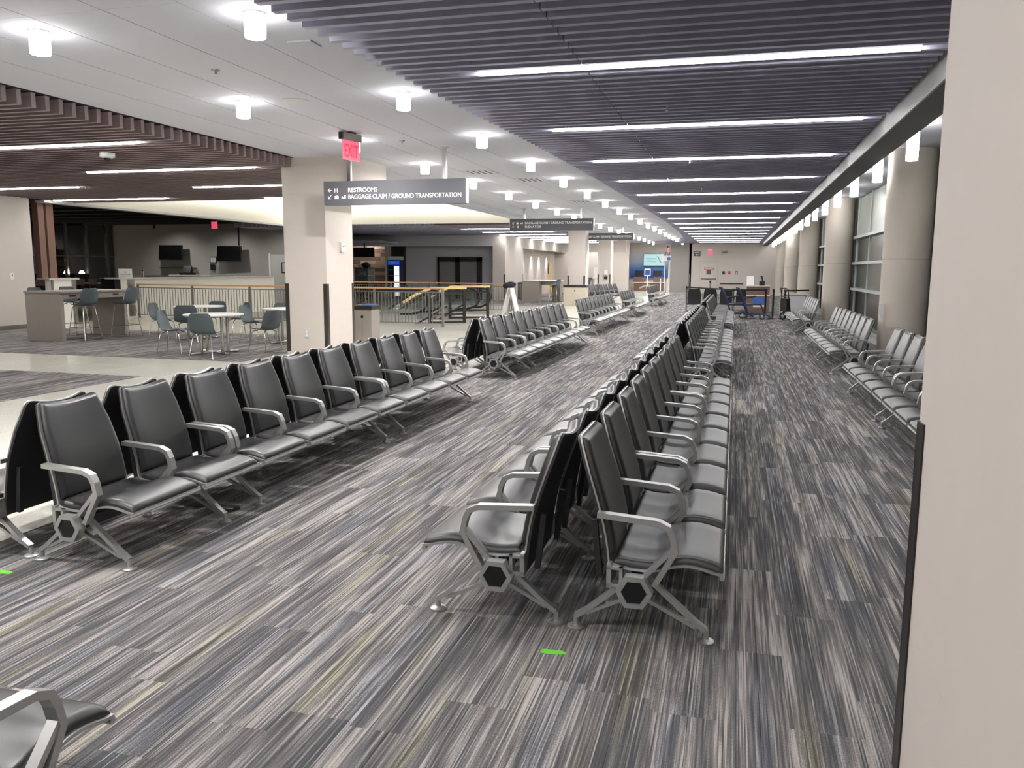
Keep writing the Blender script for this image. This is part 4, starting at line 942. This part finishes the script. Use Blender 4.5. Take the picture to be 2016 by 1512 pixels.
t = thing('shop_stool', 'black stool standing before the snack display case', 'stool', (-17.2, 38.0, 0)); MB().lathe([(.18, .9), (.2, .93), (.18, .96)], n=18).build('seat', 'black', t)
for a in range(4): MB().cyl((.1 * math.cos(a * PI / 2), .1 * math.sin(a * PI / 2), .9), (.2 * math.cos(a * PI / 2), .2 * math.sin(a * PI / 2), 0), .015, 8).build('leg', 'black', t)
# shuttered double window in the grey wall
w8 = struct(obj('window_8', None)); w8['label'] = 'black framed double window with grey roller shutters'
fm = MB(); fm.box(-15.3, -15.2, 41.38, 41.5, 0, 2.2).box(-14.3, -14.05, 41.38, 41.5, 0, 2.2).box(-13.1, -12.85, 41.38, 41.5, 0, 2.2).box(-15.3, -12.85, 41.38, 41.5, 1.97, 2.2); fm.build('window_frame', 'black', w8)
for x0, x1 in ((-15.2, -14.3), (-14.05, -13.1)):
    for j in range(19): MB().box(x0, x1, 41.43, 41.48, .05 + j * .1, .145 + j * .1).build('shutter_slat', 'shutter', w8)

# ------------------------------------------------------------------ far work counter
t = thing('work_counter', 'grey laminate work counter near the far grey wall', 'counter', (-9.48, 38.5, 0)); MB().box(-.43, .43, 0, .5, 0, 1.02).build('end_panel', 'laminate', t); MB().cbox(-.45, 1.1, -.02, 2.6, 1.02, 1.06).build('worktop', 'table_white', t); MB().box(-.3, .95, .4, 2.5, .84, 1.02).build('apron', 'laminate', t); MB().box(.6, 1.0, 2.1, 2.5, 0, .84).build('rear_panel', 'laminate', t)
shell_chair('teal bar stool at the near end of the work counter', -8.45, 39.3, PI - .3, True, 'teal bar stools'); shell_chair('teal bar stool at the far end of the work counter', -8.0, 40.4, PI - .2, True, 'teal bar stools')
t = thing('litter_bin', 'round steel litter bin with black rim beside the work counter', 'bin', (-11.0, 42.6, 0)); MB().lathe([(.2, 0), (.2, .82)], n=28).build('body', 'steel', t); MB().lathe([(.205, .82), (.205, .88), (.15, .9)], n=28).build('rim', 'black', t)
for i, y in enumerate((47.0, 49.2, 51.2, 53.4)):
    t = thing('wall_spotlight', '%s recessed spotlight washing the far alcove wall' % ORD[i], 'spotlight', (-11.86, y, 2.72), 0, 'alcove spotlights'); MB().lathe([(.05, -.02), (.06, 0)], n=16).build('lens', 'glow_spot', t); MB().lathe([(.062, -.022), (.075, -.02), (.075, 0)], n=16).build('ring', 'white', t)
    sp = bpy.data.lights.new('spot', 'SPOT'); sp.energy = 60; sp.spot_size = 1.0; sp.spot_blend = .6; sp.color = (1, .93, .84); sp.shadow_soft_size = .03
    so = bpy.data.objects.new('spot_lamp', sp); C.objects.link(so); so.parent = t; so.location = (0, 0, -.05); so.rotation_euler = (0, -.16, 0)
    so.rotation_euler = (0, .16, 0)
d2 = struct(obj('door_2', None, None, (-12.1, 54.6, 0))); d2['label'] = 'pale wood door at the end of the alcove'
MB().box(0, .05, -.5, .5, 0, 2.1).build('leaf', 'wood_pale', d2); MB().box(.05, .06, -.9, -.7, 1.3, 1.9).build('room_sign', 'guard_dark', d2)
t = thing('partition_board', 'white folding privacy board standing by the gate counter', 'board', (-8.6, 54.0, 0)); MB().cbox(-.45, .45, -.03, .03, .1, 1.75, .01).build('panel', 'white', t)
for s in (-1, 1): MB().box(s * .4 - .02, s * .4 + .02, -.2, .2, 0, .1).build('foot', 'steel', t)
for i, (x, y) in enumerate(((-7.6, 42.3), (-8.6, 49.0), (-7.9, 51.5))):
    t = thing('cafe_table', '%s grey cafe table among the far columns' % ORD[i], 'table', (x, y, 0)); MB().cbox(-.45, .45, -.35, .35, 1.0, 1.04).build('tabletop', 'laminate', t); MB().box(-.42, -.36, -.3, .3, 0, 1.0).build('side_panel', 'laminate', t); MB().box(.36, .42, -.3, .3, 0, 1.0).build('side_panel', 'laminate', t)
    shell_chair('teal bar stool at the %s far cafe table' % ORD[i], x + .2, y - .75, PI / 2 + .4, True, 'teal bar stools')
t = thing('sanitizer_stand', 'hand sanitizer dispenser fixed to the rear column', 'dispenser', (-7.0, 45.95, 1.25)); MB().cbox(-.09, .09, -.1, .05, .05, .3, .02).build('body', 'white', t); MB().box(-.09, .09, -.1, .05, -.18, -.05).build('drip_tray', 'guard_dark', t); MB().box(-.02, .02, -.02, .05, -.05, .05).build('bracket', 'steel', t)

# ------------------------------------------------------------------ far gate counter
wg = wall('wall_gate_backdrop', 'gate_backdrop', -7.5, -4.75, 60.8, 61.0, 1.0, 2.85); wg['label'] = 'blue to grey gate backdrop'
wall('wall_gate_left_panel', 'wall_beige', -8.6, -7.6, 59.8, 60.0, 0, 3.5)
MB().box(-8.4, -7.6, 59.78, 59.8, 1.0, 2.7).build('blue_print', 'gate_backdrop', bpy.data.objects['wall_gate_left_panel'])
t = tv('cyan flight information screen left of the gate desk', -8.05, 59.6, 2.25, .86, .5, .1, 'screen_cyan', .18)
MB().box(-.33, .08, -.037, -.034, -.08, .0).build('print', 'letter', t)
t = tv('pale cyan screen with a slanted tail emblem above the gate desk', -5.75, 60.6, 2.3, 1.5, .86, 0, 'screen_pale', .2)
text(t, 'American', 'sign_face_dark', -.58, .14, .05, .10, -.0345, 'print'); text(t, 'Airlines', 'sign_face_dark', -.44, .14, -.13, .10, -.0345, 'print')
obj('emblem_blue', fixn(MB().prism([(.2, .3), (.27, .26), (.42, .02), (.36, .03)], -.037, -.035).mesh('emblem', 'navy')), t); obj('emblem_red', fixn(MB().prism([(.34, -.02), (.44, .0), (.56, -.26), (.5, -.2)], -.037, -.035).mesh('emblem', 'red_print')), t)
t = thing('gate_desk', 'wide brown and white gate desk under the pale screen', 'desk', (-5.9, 58.8, 0)); MB().box(-1.0, 1.1, -.35, .35, .1, .62).build('lower_panel', 'brown_panel', t); MB().box(-1.05, 1.15, -.38, .38, .66, .72).build('white_band', 'white', t); MB().box(-1.05, -.3, -.36, .3, .72, 1.08).build('upper_panel', 'brown_panel', t); MB().box(.35, 1.0, -.36, .3, .72, 1.08).build('upper_panel', 'brown_panel', t); MB().box(-1.05, 1.15, -.36, .36, 0, .1).build('plinth', 'lightgrey', t); MB().box(-1.0, 1.1, -.3, .35, .62, .66).build('reveal', 'guard_dark', t)
obj('swoosh', fixn(MB().ribbon([(-.6, .3), (-.3, .45), (.1, .55)], .1, -.365, -.35).mesh('swoosh', 'laminate_light')), t)
for i, x in enumerate((-6.6, -5.3)):
    t = thing('desk_monitor', '%s black monitor on the gate desk' % ('left', 'right')[i], 'monitor', (x, 58.85, 1.08 if i == 0 else 1.08)); MB().box(-.3, .3, -.03, .03, .08, .45).build('panel', 'black', t); MB().cyl((0, 0, 0), (0, 0, .1), .03, 10).build('stand', 'black', t)
t = thing('kiosk_post', 'white post with a blue framed tablet before the gate desk', 'kiosk', (-4.95, 48.5, 0)); MB().cyl((0, 0, 0), (0, 0, 1.25), .04, 12).build('post', 'white', t); MB().lathe([(.2, 0), (.18, .02), (.04, .03)], n=20).build('base', 'white', t); MB().cbox(-.18, .18, -.03, .03, 1.22, 1.66, .01).build('frame', 'lightgrey', t); MB().box(-.13, .13, -.035, -.03, 1.29, 1.58).build('screen', 'screen_blue', t)
t = thing('gate_totem', 'white gate portal post with sign B1 right of the desk', 'sign', (-4.62, 58.2, 0))
for x in (-.15, .15): MB().box(x - .03, x + .03, -.03, .03, 0, 2.2).build('post', 'white', t)
MB().box(-.35, .25, -.04, .04, 2.2, 2.55).build('sign_panel', 'white', t); MB().box(.0, .24, -.045, -.04, 2.25, 2.45).build('blue_patch', 'blue', t); text(t, 'B1', 'sign_face_dark', -.15, .2, 2.6, .22, -.02)
for i, x in enumerate((-4.85, -4.4)):
    t = thing('rope_post', '%s white barrier post at the gate desk' % ('left', 'right')[i], 'barrier post', (x, 56.2, 0)); MB().cyl((0, 0, 0), (0, 0, 1.0), .035, 12).build('post', 'white', t); MB().lathe([(.17, 0), (.15, .02), (.035, .03)], n=18).build('base', 'white', t)

# gate wall details
d3 = struct(obj('door_3', None, None, (-1.75, 57.0, 0))); d3['label'] = 'beige gate door with red notice and push bar'
MB().box(-.62, .62, -.03, 0, 0, 2.2).build('frame', 'laminate_light', d3); MB().box(-.55, .55, -.05, -.03, 0, 2.12).build('leaf', 'wall_beige', d3); MB().box(-.5, .5, -.1, -.05, .98, 1.04).build('push_bar', 'guard', d3); MB().box(-.35, .05, -.14, -.05, 2.0, 2.08).build('door_closer', 'lightgrey', d3)
q = MB().box(-.3, .32, -.056, -.05, 1.62, 1.76).build('red_notice', 'red_print', d3); MB().box(-.26, .28, -.058, -.056, 1.67, 1.71).build('print', 'letter', q); MB().box(-.15, .15, -.056, -.05, 1.3, 1.6).build('grey_notice', 'sign_face_dark', d3)
t = thing('gate_sign', 'small dark square sign reading GATE B1', 'sign', (-2.55, 56.97, 2.68)); MB().box(-.22, .22, -.02, .03, -.17, .17).build('plate', 'sign_face_dark', t); text(t, 'GATE', 'letter', -.16, .16, .02, .1, -.0205); text(t, 'B1', 'letter', -.08, .08, -.13, .1, -.0205)
t = thing('gate_exit_sign', 'glowing red EXIT sign above the gate door', 'exit sign', (-1.7, 56.97, 2.95), 0, 'red exit signs'); MB().box(-.17, .17, -.03, .03, -.05, .03).build('housing', 'steel', t); MB().box(-.15, .15, -.012, .012, -.3, -.05).build('lit_panel', 'exit_pink', t); text(t, 'EXIT', 'exit_red', -.12, .12, -.26, .17, -.0125)
for i, (x, z, lab) in enumerate(((-.78, 1.42, 'dark card reader right of the gate door'), (-.42, 1.42, 'maroon wall plate right of the gate door'), (.05, 1.42, 'dark framed wall plate nearest the podium'))):
    t = thing('wall_plate', lab, 'wall plate', (x, 56.98, z)); MB().box(-.08, .08, -.02, .02, -.1, .1).build('plate', ('guard_dark', 'wood_brown', 'guard_dark')[i], t); MB().box(-.05, .05, -.024, -.02, -.06, .06).build('face', ('black', 'red_print', 'lightgrey')[i], t)
struct(MB().box(-.95, -.6, 56.4, 57, 2.75, 2.85).build('trim_6', 'guard'))

# podium, stanchions, wheelchairs, cart -------------------------------
t = thing('gate_podium', 'brown wood boarding podium with papers behind the rope line', 'podium', (.88, 32.7, 0)); MB().box(-.45, .38, -.3, .3, 0, .98).build('body', 'brown_panel', t); MB().cbox(-.5, .44, -.36, .36, .98, 1.02).build('top', 'laminate_light', t); MB().box(-.46, .4, -.32, -.3, .64, .68).build('white_strip', 'white', t)
q = MB().box(-.22, .22, -.31, -.3, .32, .58).build('blue_sign', 'blue', t); MB().box(-.2, .2, -.32, -.31, .22, .3).build('paper_strip', 'paper', t)
t = thing('paper_stand', 'white leaning paper sheet standing on the podium', 'notice', (.55, 32.7, 1.02)); obj('sheet', fixn(MB().ribbon([(-.06, 0), (.06, .36)], .012, -.13, .13, 'x').mesh('sheet', 'paper')), t); obj('rest', fixn(MB().ribbon([(.12, 0), (.04, .28)], .01, -.08, .08, 'x').mesh('rest', 'lightgrey')), t)
t = thing('desk_phone', 'black handset and terminal on the podium', 'phone', (.98, 32.7, 1.02)); MB().cbox(-.1, .1, -.1, .1, 0, .18, .01).build('base', 'black', t); obj('handset', fixn(MB().ribbon([(.06, .05), (-.02, .34), (-.06, .36)], .06, -.04, .04).mesh('handset', 'black')), t)
t = thing('beige_cabinet', 'low beige cabinet with dark top left of the podium', 'cabinet', (-.15, 35.4, 0)); MB().cbox(-.45, .45, -.25, .25, 0, 1.02).build('body', 'laminate_light', t); MB().box(-.47, .47, -.27, .27, 1.02, 1.06).build('top', 'guard_dark', t)
def stanchion(label, x, y, m='black', h=.96):
    t = thing('stanchion', label, 'barrier post', (x, y, 0.002), 0, 'belt barrier posts'); MB().cyl((0, 0, .02), (0, 0, h), .032, 14).build('post', m, t); MB().lathe([(.17, 0), (.17, .012), (.04, .035)], n=22).build('base', m, t); MB().lathe([(.04, h - .08), (.04, h), (.03, h + .01)], n=14).build('belt_head', 'black', t)
stanchion('leftmost silver barrier post of the rope line', -1.81, 32.6, 'chrome'); stanchion('silver barrier post with a sign holder behind the crosswise bench', -1.0, 35.2, 'chrome', 1.15); stanchion('silver barrier post behind the wheelchairs', -.05, 29.2, 'chrome'); stanchion('left black barrier post beside the podium', 1.02, 29.4); stanchion('middle black barrier post beside the podium', 1.25, 28.85); stanchion('right black barrier post beside the podium', 1.62, 28.8)
def belt(label, a, b_):
    d = Vector((b_[0] - a[0], b_[1] - a[1])); t = thing('barrier_belt', label, 'barrier belt', (a[0], a[1], .93), math.atan2(d.y, d.x), 'barrier belts'); MB().box(0.03, d.length - .03, -.003, .003, -.025, .025).build('webbing', 'belt', t); MB().box(0, .03, -.02, .02, -.035, .035).build('clip', 'black', t)
belt('black belt stretched before the crosswise bench', (-1.81, 32.6), (-.05, 29.2)); belt('black belt stretched before the podium', (-.05, 29.2), (1.02, 29.4)); belt('black belt running to the second round column', (1.62, 28.8), (2.45, 29.6))
def wheelchair(label, x, y, rz, frame, back):
    t = thing('transport_chair', label, 'wheelchair', (x, y, 0.002), rz, 'transport wheelchairs')
    def tb(n, pts, r=.026, m=frame): return MB().tube(pts, r, 8).build(n, m, t)
    for s in (-1, 1):
        yy = .25 * s
        tb('base_tube', [(-.35, yy, .16), (.45, yy, .16), (.62, yy, .08)], .025); tb('back_tube', [(-.12, yy, .16), (-.2, yy, .5), (-.42, yy, 1.0), (-.52, yy, 1.02)])
        tb('armrest', [(-.26, yy, .68), (.12, yy, .74)], .02, 'black'); tb('seat_tube', [(-.2, yy, .46), (.28, yy, .5)]); tb('front_tube', [(.28, yy, .5), (.42, yy, .16)], .025)
        for xx, r in ((-.28, .13), (.35, .09)):
            wv = MB().tube([(xx + (r - .02) * math.cos(a * PI / 10), yy + .05 * s, r + (r - .02) * math.sin(a * PI / 10)) for a in range(20)], .02, 8, closed=True).build('wheel', 'grey_tyre', t)
            MB().cyl((xx, yy + .035 * s, r), (xx, yy + .065 * s, r), .04, 12).build('wheel_hub', 'lightgrey', wv)
    obj('backrest', fixn(MB().prism([(-.2, .5), (-.17, .5), (-.36, .95), (-.39, .95)], -.23, .23).mesh('backrest', back)), t)
    MB().cbox(-.2, .28, -.24, .24, .455, .49).build('seat', back, t); MB().box(.45, .68, -.22, .22, .06, .075).build('footplate', 'black', t)
    return t
wheelchair('dark transport wheelchair in front of the podium', .55, 28.4, 0, 'navy', 'black'); wheelchair('blue transport wheelchair nested behind the dark one', .0, 28.6, 0, 'navy', 'navy')
t = thing('hand_cart', 'black folding luggage cart parked beside the third window bench', 'cart', (1.75, 27.9, 0.002), .5)
for s in (-1, 1):
    MB().tube([(-.1, .2 * s, .15), (-.25, .2 * s, 1.0), (-.3, .16 * s, 1.03)], .016, 8).build('upright', 'black', t)
    wv = MB().tube([(-.1 + .1 * math.cos(a * PI / 9), .26 * s, .125 + .1 * math.sin(a * PI / 9)) for a in range(18)], .025, 8, closed=True).build('wheel', 'rubber', t); MB().cyl((-.1, .245 * s, .125), (-.1, .275 * s, .125), .05, 12).build('wheel_hub', 'lightgrey', wv)
for z in (.35, .55, .75): MB().cyl((-.13 - (z - .15) * .17, -.2, z), (-.13 - (z - .15) * .17, .2, z), .012, 8).build('cross_bar', 'black', t)
MB().box(-.1, .25, -.2, .2, .1, .13).build('toe_plate', 'black', t); MB().cyl((-.3, -.16, 1.03), (-.3, .16, 1.03), .016, 8).build('grip', 'black', t); MB().box(-.26, -.14, -.18, .18, .3, .7).build('folded_panel', 'guard_dark', t)
t = thing('grey_cabinet', 'grey metal cabinet with a wood shelf behind the luggage cart', 'cabinet', (2.05, 31.5, 0)); MB().box(-.45, .45, -.25, .25, 0, .72).build('body', 'wall_dark_grey', t); MB().cbox(-.48, .48, -.28, .28, .72, .76).build('top', 'laminate_light', t); MB().box(-.4, .4, -.26, -.25, .05, .68).build('door', 'wall_grey', t)
# small items on walls and column
t = thing('fire_alarm', 'white fire alarm strobe on the side of the square column', 'alarm', (-6.98, 13.85, 1.98)); MB().box(0, .03, -.06, .06, -.09, .09).build('plate', 'white', t); MB().lathe([(.0, .0), (.03, .01), (.035, .03)], n=14).build('strobe', 'lightgrey', t).location = (.035, .01, 0)
t = thing('wall_phone_box', 'small white box on the first round column', 'switch', (2.42, 15.12, .93)); MB().box(-.03, .03, -.02, .02, -.12, .12).build('housing', 'white', t); MB().box(-.035, -.03, -.015, .015, -.06, .06).build('cover', 'lightgrey', t)

for i, (x, y) in enumerate(((-25.5, 32.15), (-22.5, 32.15), (-20.0, 32.15), (-26.5, 25.35))):
    t = thing('track_light', '%s black track spotlight on the dark bar ceiling' % ORD[i], 'spotlight', (x, y, 3.5), 0, 'bar track lights')
    MB().cyl((0, 0, -.02), (0, 0, .0), .03, 10).build('mount', 'black', t); MB().cyl((0, 0, -.16), (0, .06, -.02), .05, 12).build('lamp_head', 'black', t)
    sp = bpy.data.lights.new('track_lamp', 'SPOT'); sp.energy = 55; sp.spot_size = 2.2; sp.spot_blend = 1.0; sp.color = (1, .95, .88); sp.shadow_soft_size = .06
    so = bpy.data.objects.new('track_lamp', sp); C.objects.link(so); so.parent = t; so.location = (0, 0, -.2); so.rotation_euler = (.5, 0, 0)
